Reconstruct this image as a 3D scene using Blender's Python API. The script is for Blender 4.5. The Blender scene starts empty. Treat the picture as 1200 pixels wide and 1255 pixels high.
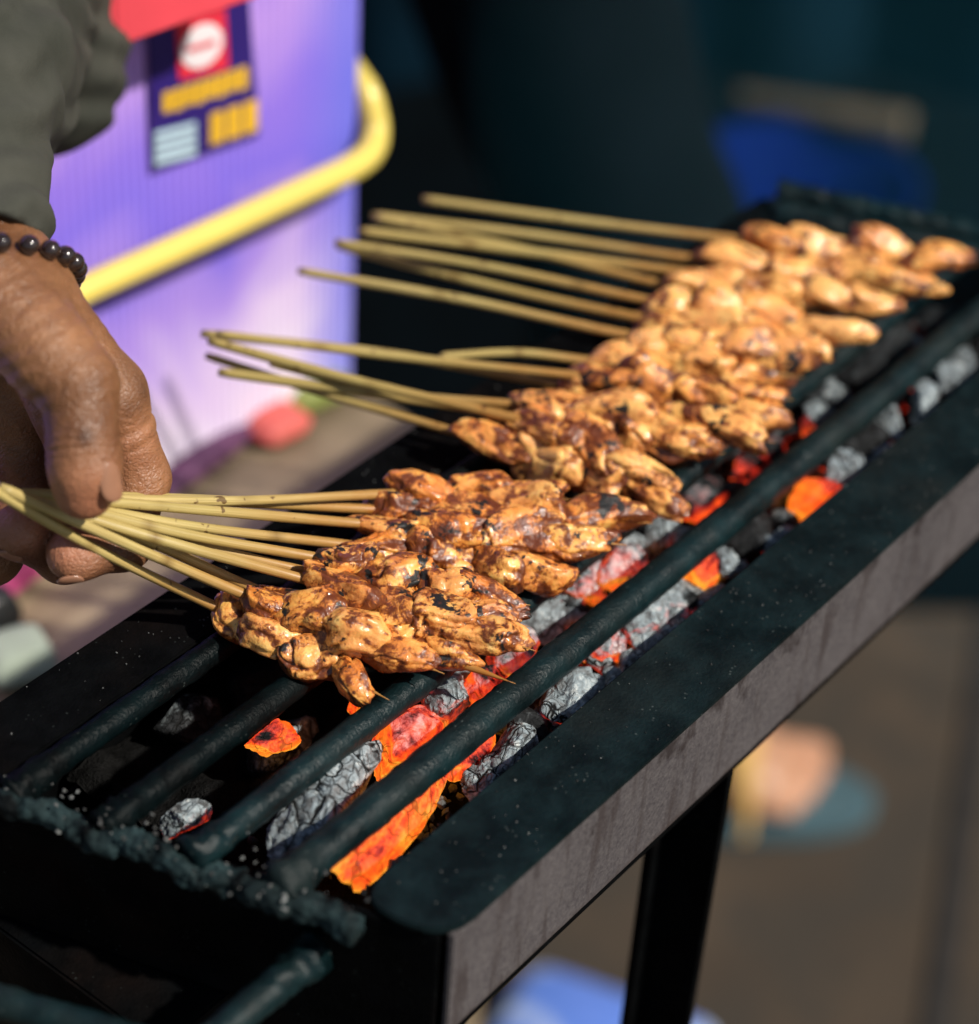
import bpy, bmesh, math, random
import numpy as np
from mathutils import Vector, Matrix

random.seed(7)
SC = bpy.context.scene
COL = SC.collection

# ------------------------------------------------------------------ camera
FOC, CX, CY = 2822.0, 600.0, 627.5
def nrm(v):
    v = np.asarray(v, float)
    return v / np.linalg.norm(v)
_up = -nrm([337 - CX, 4290 - CY, FOC])
_gx = np.array([3337 - CX, -1350 - CY, FOC]); _gx = nrm(_gx - _up * _gx.dot(_up))
_gy = np.cross(_up, _gx)
RC = np.array([_gx, _gy, _up])                 # camera axes (right, down, forward) -> world
TOP = 0.85                                      # height of the grill's rim
def ray(x, y):
    return RC @ np.array([(x - CX) / FOC, (y - CY) / FOC, 1.0])
CAM = np.array([0, 0, TOP]) - ray(600, 740) * 0.66
def on_z(x, y, z):                              # where a sight line meets a level plane
    r = ray(x, y)
    return CAM + r * ((z - CAM[2]) / r[2])
def on_plane(x, y, p0, n):
    r = ray(x, y)
    return CAM + r * (np.dot(n, p0 - CAM) / np.dot(n, r))
def at(x, y, t):
    return CAM + ray(x, y) * t

cam = bpy.data.cameras.new('camera'); camo = bpy.data.objects.new('camera', cam); COL.objects.link(camo)
r_, d_, f_ = RC @ [1, 0, 0], RC @ [0, 1, 0], RC @ [0, 0, 1]
M = Matrix.Identity(4)
for i in range(3):
    M[i][0], M[i][1], M[i][2], M[i][3] = r_[i], -d_[i], -f_[i], CAM[i]
camo.matrix_world = M
cam.sensor_fit = 'VERTICAL'; cam.sensor_height = 36; cam.lens = 36 * FOC / 1255
cam.clip_start = 0.02; cam.clip_end = 3000
cam.dof.use_dof = True; cam.dof.focus_distance = 0.63; cam.dof.aperture_fstop = 5.4
SC.camera = camo

# ------------------------------------------------------------------ light
TO_SUN = nrm([0.12, -0.68, 0.73])
EL = math.asin(TO_SUN[2]); AZ = math.atan2(TO_SUN[0], TO_SUN[1])
w = bpy.data.worlds.new('World'); SC.world = w; w.use_nodes = True
nt = w.node_tree; nt.nodes.clear()
sky = nt.nodes.new('ShaderNodeTexSky'); sky.sky_type = 'NISHITA'; sky.sun_disc = False
sky.sun_elevation = EL; sky.sun_rotation = AZ
bg = nt.nodes.new('ShaderNodeBackground'); bg.inputs[1].default_value = 0.07
wo = nt.nodes.new('ShaderNodeOutputWorld')
nt.links.new(sky.outputs[0], bg.inputs[0]); nt.links.new(bg.outputs[0], wo.inputs[0])
sl = bpy.data.lights.new('sun', 'SUN'); sl.energy = 5.0; sl.angle = math.radians(1.6); sl.color = (1, .94, .84)
so = bpy.data.objects.new('sun', sl); COL.objects.link(so)
so.rotation_euler = Vector(TO_SUN).to_track_quat('Z', 'Y').to_euler()
so.location = (0, -2, 4)
SC.view_settings.view_transform = 'Standard'; SC.view_settings.look = 'None'
SC.view_settings.exposure = 0.0; SC.view_settings.gamma = 1
SC.render.engine = 'CYCLES'
SC.cycles.use_denoising = True
SC.cycles.max_bounces = 6; SC.cycles.diffuse_bounces = 3; SC.cycles.glossy_bounces = 3
SC.cycles.transmission_bounces = 3; SC.cycles.sample_clamp_indirect = 4

# ------------------------------------------------------------------ materials
class NB:
    """small helper round one material's node tree"""
    def __init__(s, name):
        s.m = bpy.data.materials.new(name); s.m.use_nodes = True
        s.t = s.m.node_tree; s.t.nodes.clear()
        s.o = s.t.nodes.new('ShaderNodeOutputMaterial')
        s.p = s.t.nodes.new('ShaderNodeBsdfPrincipled')
        s.t.links.new(s.p.outputs[0], s.o.inputs[0])
        s.tc = s.t.nodes.new('ShaderNodeTexCoord')
        s.co = s.tc.outputs['Object']
    def link(s, a, b):
        if hasattr(a, 'is_output'): s.t.links.new(a, b)
        else:
            try: b.default_value = a
            except Exception: b.default_value = (*a, 1)
    def set(s, **k):
        nm = dict(base='Base Color', rough='Roughness', metal='Metallic', normal='Normal', emit='Emission Color', estr='Emission Strength',
                  coat='Coat Weight', crough='Coat Roughness', sss='Subsurface Weight', sscale='Subsurface Scale', srad='Subsurface Radius', spec='Specular IOR Level',
                  trans='Transmission Weight', alpha='Alpha', sheen='Sheen Weight', cnormal='Coat Normal')
        for q, v in k.items(): s.link(v, s.p.inputs[nm[q]])
        return s
    def noise(s, scale, detail=3, rough=.55, dist=0, co=None, w=None):
        n = s.t.nodes.new('ShaderNodeTexNoise'); n.inputs['Scale'].default_value = scale
        n.inputs['Detail'].default_value = detail; n.inputs['Roughness'].default_value = rough; n.inputs['Distortion'].default_value = dist
        s.t.links.new(co or s.co, n.inputs['Vector']); return n.outputs[0]
    def voro(s, scale, feat='F1', co=None, out=0, rand=1):
        n = s.t.nodes.new('ShaderNodeTexVoronoi'); n.feature = feat; n.inputs['Scale'].default_value = scale
        n.inputs['Randomness'].default_value = rand
        s.t.links.new(co or s.co, n.inputs['Vector']); return n.outputs[out]
    def map(s, scale=(1, 1, 1), rot=(0, 0, 0), loc=(0, 0, 0), co=None):
        n = s.t.nodes.new('ShaderNodeMapping'); n.inputs['Scale'].default_value = scale; n.inputs['Rotation'].default_value = rot
        n.inputs['Location'].default_value = loc
        s.t.links.new(co or s.co, n.inputs[0]); return n.outputs[0]
    def ramp(s, fac, stops, interp='LINEAR'):
        n = s.t.nodes.new('ShaderNodeValToRGB'); n.color_ramp.interpolation = interp
        e = n.color_ramp.elements
        while len(e) < len(stops): e.new(.5)
        for q, (p, c) in zip(e, stops):
            q.position = p; q.color = (c, c, c, 1) if isinstance(c, (int, float)) else (*c, 1)
        s.link(fac, n.inputs[0]); return n.outputs[0]
    def math(s, op, a, b=0.0, clamp=False):
        n = s.t.nodes.new('ShaderNodeMath'); n.operation = op; n.use_clamp = clamp
        s.link(a, n.inputs[0]); s.link(b, n.inputs[1]); return n.outputs[0]
    def mix(s, fac, a, b, mode='MIX'):
        n = s.t.nodes.new('ShaderNodeMix'); n.data_type = 'RGBA'; n.blend_type = mode
        s.link(fac, n.inputs[0]); s.link(a, n.inputs[6]); s.link(b, n.inputs[7]); return n.outputs[2]
    def bump(s, h, strength=.3, dist=.001, normal=None):
        n = s.t.nodes.new('ShaderNodeBump'); n.inputs['Strength'].default_value = strength; n.inputs['Distance'].default_value = dist
        s.link(h, n.inputs['Height'])
        if normal is not None: s.t.links.new(normal, n.inputs['Normal'])
        return n.outputs[0]
    def attr(s, name, out=0, typ='GEOMETRY'):
        n = s.t.nodes.new('ShaderNodeAttribute'); n.attribute_name = name; n.attribute_type = typ; return n.outputs[out]
    def objcolor(s):
        n = s.t.nodes.new('ShaderNodeObjectInfo'); q = s.t.nodes.new('ShaderNodeSeparateColor')
        s.t.links.new(n.outputs['Color'], q.inputs[0]); return q.outputs[0], q.outputs[1], q.outputs[2]

def m_blacksteel(name, base=(.010, .017, .018), hi=(.035, .055, .056), rough=.5, speck=.5, spec=.35):
    b = NB(name)
    n1 = b.noise(60, 4, .65); n2 = b.noise(900, 3, .6); n3 = b.noise(25, 3)
    c = b.mix(b.ramp(n1, [(.38, 0), (.72, 1)]), base, hi)
    sp = b.ramp(b.voro(520), [(.0, 1), (.13, 1), (.2, 0)])
    gate = b.ramp(b.noise(140, 2), [(.56, 0), (.62, speck)])
    c = b.mix(b.math('MULTIPLY', b.ramp(n3, [(.50, 0), (.66, .55)]), b.ramp(n1, [(.4, .3), (.6, 1)])), c, tuple(x * y + q * min(1, base[0] * 300) for x, y, q in zip(base, (3.0, 1.4, 1.0), (.010, .005, .003))))
    c = b.mix(b.math('MULTIPLY', sp, gate), c, (.075, .090, .085))
    b.set(base=c, rough=b.ramp(n3, [(.3, rough - .12), (.7, rough + .2)]), metal=0, spec=spec,
          normal=b.bump(b.math('ADD', n2, b.math('MULTIPLY', n1, 1.5)), .6, .0006))
    return b.m
def m_plain(name, base, rough=.5, var=.25, scale=40, bump=.2, dist=.0006, **k):
    b = NB(name); n = b.noise(scale, 4, .6)
    lo = tuple(x * (1 - var) for x in base); hi = tuple(min(1, x * (1 + var)) for x in base)
    b.set(base=b.mix(b.ramp(n, [(.3, 0), (.7, 1)]), lo, hi), rough=rough, normal=b.bump(b.noise(scale * 8, 3), bump, dist), **k)
    return b.m

def m_meat():
    b = NB('glazed_chicken')
    s0, s1, s2 = b.objcolor()
    off = b.t.nodes.new('ShaderNodeCombineXYZ'); b.link(b.math('MULTIPLY', s2, 3.1), off.inputs[0]); b.link(b.math('MULTIPLY', s2, 7.7), off.inputs[1])
    va = b.t.nodes.new('ShaderNodeVectorMath'); va.operation = 'ADD'; b.link(b.co, va.inputs[0]); b.link(off.outputs[0], va.inputs[1]); co = va.outputs[0]
    n1 = b.noise(85, 3, .6, .5, co); n2 = b.noise(150, 5, .66, .8, co); n3 = b.noise(125, 3, .6, .5, co); n4 = b.noise(900, 2, .5, 0, co)
    n5 = b.noise(480, 3, .65, .3, co)
    fib = b.noise(300, 3, .6, .5, b.map((1, .35, 1), co=co))
    c = b.ramp(n1, [(.30, (.94, .60, .19)), (.43, (.90, .42, .080)), (.55, (.80, .25, .034)), (.68, (.50, .12, .014))])
    c = b.mix(b.math('MULTIPLY', s1, .45), c, (.97, .62, .25))
    c = b.mix(b.math('MULTIPLY', b.ramp(fib, [(.45, 0), (.62, 1)]), .30), c, (.88, .48, .14))
    h = b.attr('hollow', 2)
    sv = b.math('ADD', b.math('MULTIPLY', b.math('ADD', n2, b.math('MULTIPLY', n5, .52)), .74), b.math('ADD', b.math('MULTIPLY', h, .20), b.math('SUBTRACT', b.math('MULTIPLY', s0, .13), b.math('MULTIPLY', s1, .115))))
    sauce_shade = b.ramp(sv, [(.645, 0), (.69, .6), (.745, 1)])
    c = b.mix(b.ramp(sv, [(.575, 0), (.70, .85)]), c, (.52, .135, .014))
    c = b.mix(b.math('MULTIPLY', sauce_shade, .92), c, (.110, .021, .005))
    char = b.ramp(b.math('ADD', b.math('ADD', b.math('MULTIPLY', n3, .85), b.math('ADD', b.math('MULTIPLY', n2, .35), b.math('MULTIPLY', n5, .22))), b.math('MULTIPLY', s0, .22)), [(.965, 0), (1.0, 1)])
    c = b.mix(char, c, (.008, .007, .006))
    gr = b.math('MULTIPLY', b.ramp(b.voro(430, co=co), [(.16, 1), (.30, 0)]), b.ramp(n2, [(.47, 0), (.55, .85)]))
    c = b.mix(gr, c, (.075, .017, .005))
    wet = b.noise(330, 2, .5, 0, co)
    hgt = b.math('ADD', b.math('MULTIPLY', n2, .55), b.math('ADD', b.math('MULTIPLY', wet, .40), b.math('ADD', b.math('MULTIPLY', n4, .55), b.math('MULTIPLY', sauce_shade, .25))))
    nb = b.bump(hgt, .42, .0011)
    b.set(base=c, rough=b.mix(char, b.ramp(wet, [(.35, .30), (.65, .56)]), (.6, .6, .6)), coat=b.math('SUBTRACT', .40, b.math('MULTIPLY', char, .25)), crough=.10, normal=nb, cnormal=nb,
          sss=.15, sscale=.003, srad=(1, .45, .2), spec=.5)
    return b.m
def m_bamboo():
    b = NB('bamboo')
    co = b.map((1, 1, 1))
    sc = b.attr('scorch', 2); ln = b.attr('along', 2)
    cv = b.t.nodes.new('ShaderNodeCombineXYZ'); b.link(b.attr('rx', 2), cv.inputs[0]); b.link(b.attr('ry', 2), cv.inputs[1]); b.link(b.math('MULTIPLY', b.attr('run', 2), 14.0), cv.inputs[2])
    fib = b.noise(3.2, 3, .6, 0, cv.outputs[0]); bl = b.noise(60, 3, .6)
    c = b.mix(b.ramp(fib, [(.35, 0), (.65, 1)]), (.37, .27, .085), (.56, .43, .175))
    c = b.mix(b.ramp(bl, [(.45, 0), (.75, .5)]), c, (.46, .38, .13))
    tn, t2, t3 = b.objcolor(); c = b.mix(b.math('MULTIPLY', t3, .45), c, (.40, .30, .085))
    c = b.mix(b.math('MULTIPLY', sc, b.ramp(bl, [(.3, .55), (.6, 1)])), c, (.36, .135, .022))
    sp = b.ramp(b.noise(260, 2), [(.665, 0), (.72, 1)])
    c = b.mix(b.math('MULTIPLY', sp, .8), c, (.08, .03, .01))
    c = b.mix(ln, c, (.19, .11, .03))
    b.set(base=c, rough=.42, spec=.4, normal=b.bump(fib, .25, .0003))
    return b.m
def m_coal():
    b = NB('charcoal')
    ash, glow, sd = b.objcolor()
    off = b.t.nodes.new('ShaderNodeCombineXYZ'); b.link(sd, off.inputs[0]); b.link(b.math('MULTIPLY', sd, 3), off.inputs[2])
    va = b.t.nodes.new('ShaderNodeVectorMath'); va.operation = 'ADD'; b.link(b.co, va.inputs[0]); b.link(off.outputs[0], va.inputs[1]); co = va.outputs[0]
    n1 = b.noise(70, 4, .6, .3, co); n2 = b.noise(260, 5, .7, .3, co); n3 = b.noise(45, 3, .55, .4, co)
    wrp = b.noise(120, 2, .5, 0, co)
    vv = b.mix(.012, co, wrp, 'ADD'); cr = b.voro(105, 'DISTANCE_TO_EDGE', vv); cr2 = b.voro(310, 'DISTANCE_TO_EDGE', vv)
    crack = b.math('MAXIMUM', b.ramp(cr, [(.0, 1), (.015, 1), (.045, 0)]), b.math('MULTIPLY', b.ramp(cr2, [(.0, 1), (.02, .8), (.06, 0)]), .6))
    crack = b.math('MULTIPLY', crack, b.ramp(n3, [(.4, .2), (.55, 1)]))
    gm = b.t.nodes.new('ShaderNodeNewGeometry'); sn = b.t.nodes.new('ShaderNodeSeparateXYZ'); b.link(gm.outputs['Normal'], sn.inputs[0]); nz = b.math('SUBTRACT', sn.outputs[2], .45)
    ashf = b.ramp(b.math('ADD', b.math('ADD', b.math('MULTIPLY', n1, .7), b.math('MULTIPLY', n2, .3)), b.math('ADD', b.math('SUBTRACT', ash, .5), b.math('MULTIPLY', nz, .16))), [(.42, 0), (.60, 1)])
    acol = b.ramp(n2, [(.25, (.065, .062, .060)), (.40, (.17, .180, .185)), (.55, (.30, .36, .39)), (.70, (.62, .64, .62))])
    c = b.mix(ashf, b.mix(b.ramp(n2, [(.4, 0), (.7, 1)]), (.007, .008, .009), (.035, .037, .04)), acol)
    c = b.mix(crack, c, (.006, .006, .006))
    g = b.math('ADD', b.math('ADD', b.math('ADD', b.math('MULTIPLY', n1, .95), b.math('MULTIPLY', nz, -.32)), b.math('MULTIPLY', n2, .85)), b.math('SUBTRACT', glow, 1.66))
    gf = b.ramp(g, [(.10, 0), (.36, 1)])
    veil = b.math('SUBTRACT', 1.0, b.math('MULTIPLY', ashf, b.ramp(n2, [(.38, .05), (.66, .85)])))
    gv = b.math('MULTIPLY', gf, veil)
    ec = b.ramp(g, [(.10, (.30, .010, .008)), (.26, (.80, .035, .015)), (.42, (1, .095, .010)), (.60, (1, .20, .015)), (.78, (1, .36, .03))])
    b.set(base=c, rough=.85, spec=.2, emit=ec, estr=b.math('MULTIPLY', b.math('MULTIPLY', gv, b.math('SUBTRACT', 1.0, b.math('MULTIPLY', crack, .55))), 1.25),
          normal=b.bump(b.math('SUBTRACT', b.math('ADD', n2, b.math('MULTIPLY', n1, .8)), b.math('MULTIPLY', crack, 1.2)), .8, .0012))
    return b.m
def m_skin(name, lo, hi, wr=1.0, sc=1.0):
    b = NB(name)
    n1 = b.noise(45 * sc, 4, .6); n2 = b.noise(420 * sc, 3, .6)
    fold = b.noise(520 * sc, 3, .6, 1.0, b.map((.45, 1, 1)))
    c = b.mix(b.ramp(n1, [(.3, 0), (.7, 1)]), lo, hi)
    c = b.mix(b.math('MULTIPLY', b.ramp(n2, [(.55, 0), (.75, 1)]), .35), c, tuple(x * .55 for x in lo))
    c = b.mix(b.math('MULTIPLY', b.attr('rosy', 2), .7), c, (.50, .20, .11))
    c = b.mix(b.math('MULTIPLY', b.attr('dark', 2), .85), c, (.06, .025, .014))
    b.set(base=c, rough=b.ramp(n1, [(.3, .34), (.7, .50)]), spec=.5, sss=.10, sscale=.003, srad=(1, .4, .2),
          normal=b.bump(b.math('ADD', b.math('MULTIPLY', n2, .6), b.math('ADD', fold, b.math('MULTIPLY', b.ramp(b.voro(1000 * sc, 'DISTANCE_TO_EDGE', b.map((.6, 1, 1))), [(0, 0), (.22, 1)]), .16))), 0.7 * wr, .0009))
    return b.m
def m_fabric(name, lo, hi):
    b = NB(name); n = b.noise(22, 4, .6); v = b.noise(1200, 2)
    b.set(base=b.mix(b.ramp(n, [(.3, 0), (.7, 1)]), lo, hi), rough=.9, spec=.06, normal=b.bump(v, .4, .0004))
    return b.m
def m_side():
    b = NB('weathered_grey_paint')
    n1 = b.noise(30, 4, .65); n2 = b.noise(700, 3, .7); n3 = b.noise(70, 4, .65, .2, b.map((1, 1, .6)))
    c = b.mix(b.ramp(n1, [(.3, 0), (.7, 1)]), (.044, .038, .042), (.082, .072, .075))
    c = b.mix(b.ramp(n2, [(.35, 0), (.8, .6)]), c, (.16, .145, .14))
    sp = b.t.nodes.new('ShaderNodeSeparateXYZ'); b.link(b.co, sp.inputs[0])
    up_ = b.ramp(b.math('MULTIPLY', b.math('SUBTRACT', sp.outputs[2], .818), 33, True), [(0, 0), (.55, .03), (1, .17)])
    c = b.mix(b.ramp(b.math('ADD', n3, up_), [(.66, 0), (.76, .85)]), c, (.020, .014, .014))
    dr = b.ramp(b.noise(160, 3, .6, .3, b.map((1, 1, .16))), [(.53, 0), (.68, .7)])
    c = b.mix(dr, c, (.036, .026, .025))
    ed = b.ramp(b.math('MULTIPLY', b.math('SUBTRACT', sp.outputs[2], .8095), 300, True), [(0, .8), (1, 0)])
    c = b.mix(b.math('MULTIPLY', ed, b.ramp(n3, [(.4, .3), (.6, 1)])), c, (.035, .022, .016))
    b.set(base=c, rough=.62, spec=.3, normal=b.bump(n2, .5, .0006))
    return b.m
def m_ground():
    b = NB('concrete_ground')
    n1 = b.noise(3.2, 5, .6); n2 = b.noise(14, 5, .65); n3 = b.noise(120, 4, .6)
    c = b.ramp(n1, [(.3, (.034, .023, .014)), (.5, (.052, .036, .022)), (.7, (.076, .051, .031))])
    c = b.mix(b.ramp(n2, [(.42, .75), (.58, 0)]), c, (.032, .026, .019))
    st = b.ramp(b.voro(7), [(.05, 1), (.13, 0)])
    c = b.mix(b.math('MULTIPLY', st, b.ramp(n1, [(.5, 0), (.6, .7)])), c, (.018, .016, .014))
    b.set(base=c, rough=.85, normal=b.bump(n3, .4, .004))
    return b.m
def m_panel():
    """ribbed plastic: pale lavender at the foot, violet above, lilac at the top"""
    b = NB('purple_ribbed_plastic')
    n1 = b.noise(14, 2, .5, .6, b.map((1, 1, .8), loc=(.31, 0, .12)))
    sp = b.t.nodes.new('ShaderNodeSeparateXYZ'); b.link(b.co, sp.inputs[0])
    f = b.math('ADD', b.math('MULTIPLY', sp.outputs[2], 3.2), b.math('MULTIPLY', b.math('SUBTRACT', n1, .5), .50))
    c = b.ramp(f, [(.0, (.88, .80, .92)), (.16, (.74, .58, .88)), (.28, (.44, .29, .82)), (.40, (.24, .17, .80)), (.52, (.30, .19, .80)), (.68, (.56, .34, .82))])
    n = b.ramp(sp.outputs[0], [(.0, 0), (1, 1)])
    edge_ = b.ramp(b.math('ADD', sp.outputs[0], b.math('MULTIPLY', n1, .03)), [(.085, 0), (.115, .8)])
    c = b.mix(edge_, c, (.16, .19, .80))
    b.set(base=c, rough=.4, spec=.3)
    return b.m
def m_wood(name, lo, hi, sc=1.0):
    b = NB(name)
    g = b.noise(26 * sc, 5, .6, .5, b.map((.18, 1, 1))); n2 = b.noise(9 * sc, 4, .6)
    c = b.mix(b.ramp(g, [(.35, 0), (.65, 1)]), lo, hi)
    c = b.mix(b.ramp(n2, [(.45, 0), (.62, .6)]), c, tuple(x * .35 for x in lo))
    b.set(base=c, rough=.6, normal=b.bump(g, .2, .001))
    return b.m

MT = {}
MT['steel'] = m_blacksteel('blackened_steel')
MT['flange'] = m_blacksteel('sooty_flat_steel', (.0018, .0052, .0060), (.0080, .0190, .0212), .5, .55, .13)
MT['soot'] = m_blacksteel('soot_black_steel', (.0012, .0014, .0016), (.0035, .004, .0045), .7, .2, .03)
MT['rod'] = m_blacksteel('burnt_iron_rod', (.0016, .0062, .0072), (.007, .024, .027), .36, .7, .20)
MT['sootrod'] = m_blacksteel('sooty_iron_rod', (.0008, .0016, .0018), (.0025, .008, .009), .42, .3, .08)
MT['crust'] = m_blacksteel('burnt_crust', (.0008, .0018, .0022), (.036, .068, .072), .7, 1.0, .12)
MT['side'] = m_side()
MT['meat'] = m_meat(); MT['bamboo'] = m_bamboo(); MT['coal'] = m_coal()
MT['ash'] = m_plain('ash_bed', (.007, .007, .007), .95, .7, 120, .8, .002, spec=.05)
MT['skin'] = m_skin('brown_skin', (.135, .054, .022), (.34, .155, .068))
MT['skin2'] = m_skin('tan_skin', (.42, .22, .13), (.52, .29, .18), .5, .5)
MT['nail'] = m_plain('fingernail', (.30, .145, .085), .22, .08, 200, .1)
MT['toenail'] = m_plain('toenail', (.6, .4, .3), .3, .05, 200, .1)
MT['bead'] = m_plain('dark_wood_bead', (.022, .013, .011), .16, .3, 300, .05, coat=.6)
MT['sleeve'] = m_fabric('olive_grey_cloth', (.040, .042, .034), (.074, .073, .060))
MT['trouser'] = m_fabric('black_cloth', (.0015, .0026, .0036), (.003, .005, .007))
MT['panel'] = m_panel()
MT['yellow'] = m_plain('yellow_painted_tube', (.80, .62, .13), .3, .06, 30, .05, coat=.3)
MT['poster'] = m_plain('navy_print', (.030, .014, .16), .35, .1, 60, .05)
MT['pred'] = m_plain('red_print', (.75, .03, .06), .4, .08, 60, .05)
MT['pwhite'] = m_plain('white_print', (.85, .78, .80), .4, .05, 60, .05)
MT['pyel'] = m_plain('yellow_print', (.80, .46, .03), .4, .08, 60, .05)
MT['pblue'] = m_plain('pale_blue_print', (.50, .66, .74), .4, .08, 60, .05)
MT['red'] = m_plain('coral_red_plastic', (.80, .075, .10), .35, .12, 20, .05)
MT['purple'] = m_plain('purple_foil', (.10, .030, .085), .6, .25, 30, .3)
MT['coral'] = m_plain('coral_foil', (.60, .11, .09), .6, .2, 30, .3)
MT['green'] = m_plain('green_foil', (.22, .26, .06), .6, .2, 30, .3)
MT['magenta'] = m_plain('magenta_cloth', (.42, .05, .17), .7, .2, 30, .3)
MT['paper'] = m_plain('pale_green_paper', (.30, .35, .28), .8, .12, 30, .3)
MT['blackplastic'] = m_plain('black_plastic', (.012, .012, .012), .4, .3, 30, .1)
MT['table'] = m_wood('worn_table_wood', (.21, .155, .095), (.37, .29, .185), 1.2)
MT['woodgrey'] = m_wood('pale_wood', (.10, .075, .04), (.15, .11, .065))
MT['ground'] = m_ground()
MT['seam'] = m_plain('dark_joint', (.018, .015, .013), .9, .3, 30, .2)
MT['bluebag'] = None
b = NB('blue_printed_plastic'); n = b.noise(7, 3, .6, .8)
b.set(base=b.mix(b.ramp(n, [(.49, 0), (.57, 1)]), (.12, .23, .68), (.66, .76, .86)), rough=.35, normal=b.bump(b.noise(40, 3), .3, .004)); MT['bluebag'] = b.m
MT['basin'] = m_plain('deep_blue_plastic', (.0008, .0085, .095), .8, .1, 30, .05, spec=.04)
MT['dark_back'] = m_plain('dark_teal_backdrop', (.0009, .0085, .0165), .8, .4, 6, .2, .004, spec=.06)
MT['mat'] = m_plain('dark_shade_sheet', (.0006, .0018, .0028), .8, .4, 10, .3, .003, spec=.05)
MT['sandal'] = m_plain('blue_grey_rubber', (.055, .105, .125), .6, .2, 30, .2)
MT['sunlit_band'] = m_plain('sunlit_instep', (.62, .38, .12), .55, .1, 40, .2)

# ------------------------------------------------------------------ mesh helpers
def mesh(name, V, F, mat, parent=None, loc=(0, 0, 0), smooth=True, attrs=None):
    """one mesh object from world-space vertices; loc is the world origin it gets (its parent's own place when it has one)"""
    V = np.asarray(V, np.float32); F = np.asarray(F, np.int32)
    if parent is not None: loc = parent['_at']
    V = V - np.asarray(loc, np.float32)
    me = bpy.data.meshes.new(name)
    me.vertices.add(len(V)); me.vertices.foreach_set('co', V.ravel())
    k = F.shape[1]
    me.loops.add(F.size); me.loops.foreach_set('vertex_index', F.ravel())
    me.polygons.add(len(F)); me.polygons.foreach_set('loop_start', np.arange(0, F.size, k, dtype=np.int32))
    me.update(calc_edges=True)
    me.polygons.foreach_set('use_smooth', np.full(len(F), smooth))
    for a, v in (attrs or {}).items():
        at_ = me.attributes.new(a, 'FLOAT', 'POINT'); at_.data.foreach_set('value', np.asarray(v, np.float32))
    me.materials.append(mat); me.validate()
    o = bpy.data.objects.new(name, me); COL.objects.link(o)
    if parent is not None: o.parent = parent
    else: o.location = loc
    o['_at'] = list(map(float, loc))
    return o
def tag(o, label, cat, group=None, kind=None):
    if label: o['label'] = label
    if cat: o['category'] = cat
    if group: o['group'] = group
    if kind: o['kind'] = kind
    return o
def thing(name, loc, label, cat, group=None):
    o = bpy.data.objects.new(name, None); COL.objects.link(o); o.location = loc; o.empty_display_size = .02
    o['_at'] = list(map(float, loc)); return tag(o, label, cat, group)

def _hash(ix, iy, iz, s):
    h = (ix.astype(np.uint32) * np.uint32(374761393) + iy.astype(np.uint32) * np.uint32(668265263) + iz.astype(np.uint32) * np.uint32(2147483647) + np.uint32((s * 974634777) & 0xffffffff))
    h = (h ^ (h >> np.uint32(13))) * np.uint32(1274126177); h = h ^ (h >> np.uint32(16))
    return (h & np.uint32(0xffff)).astype(np.float32) / 32767.5 - 1
def vn(p, s=1):
    p = np.asarray(p, np.float32) + 100; i = np.floor(p).astype(np.int32); f = p - i; f = f * f * (3 - 2 * f); r = 0
    for dx in (0, 1):
        for dy in (0, 1):
            for dz in (0, 1):
                wt = (f[..., 0] if dx else 1 - f[..., 0]) * (f[..., 1] if dy else 1 - f[..., 1]) * (f[..., 2] if dz else 1 - f[..., 2])
                r = r + wt * _hash(i[..., 0] + dx, i[..., 1] + dy, i[..., 2] + dz, s)
    return r
def fbm(p, s=1, o=3):
    r, a = 0, 1
    for k in range(o): r = r + a * vn(np.asarray(p) * 2 ** k, s + 17 * k); a *= .5
    return r
_ico = {}
def ico(n):
    if n not in _ico:
        bm = bmesh.new(); bmesh.ops.create_icosphere(bm, subdivisions=n, radius=1)
        V = np.array([v.co[:] for v in bm.verts]); F = np.array([[v.index for v in f.verts] for f in bm.faces]); bm.free(); _ico[n] = (V, F)
    return _ico[n]
def frame(d):
    d = nrm(d); a = np.array([0, 0, 1.]) if abs(d[2]) < .95 else np.array([1., 0, 0])
    u = nrm(np.cross(a, d)); return d, u, np.cross(d, u)
def catmull(P, n):
    P = [np.asarray(p, float) for p in P]; Q = [2 * P[0] - P[1]] + P + [2 * P[-1] - P[-2]]; out = []
    for k in range(1, len(Q) - 2):
        for t in np.linspace(0, 1, n, endpoint=False):
            a, b_, c, d = Q[k - 1], Q[k], Q[k + 1], Q[k + 2]
            out.append(.5 * ((2 * b_) + (-a + c) * t + (2 * a - 5 * b_ + 4 * c - d) * t * t + (-a + 3 * b_ - 3 * c + d) * t ** 3))
    return np.array(out + [P[-1]])
def tube_arr(path, rad, sides=12, cap=True):
    """tube along a path; rad a number or an array; closed ends"""
    path = np.asarray(path, float); n = len(path); rad = np.broadcast_to(rad, (n,))
    T = np.gradient(path, axis=0); T /= np.linalg.norm(T, axis=1)[:, None]
    _, u, v = frame(T[0]); V = []
    for k in range(n):
        u = nrm(u - T[k] * u.dot(T[k])); v = np.cross(T[k], u)
        a = np.linspace(0, 2 * np.pi, sides, endpoint=False)
        V.append(path[k] + rad[k] * (np.cos(a)[:, None] * u + np.sin(a)[:, None] * v))
    V = np.concatenate(V); F = []
    for k in range(n - 1):
        for j in range(sides):
            j2 = (j + 1) % sides; F.append((k * sides + j, k * sides + j2, (k + 1) * sides + j2, (k + 1) * sides + j))
    if cap:
        c0, c1 = len(V), len(V) + 1; V = np.concatenate([V, path[:1], path[-1:]])
        for j in range(sides):
            j2 = (j + 1) % sides; F.append((c0, j2, j, c0)); F.append((c1, (n - 1) * sides + j, (n - 1) * sides + j2, c1))
    return V, F
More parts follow.
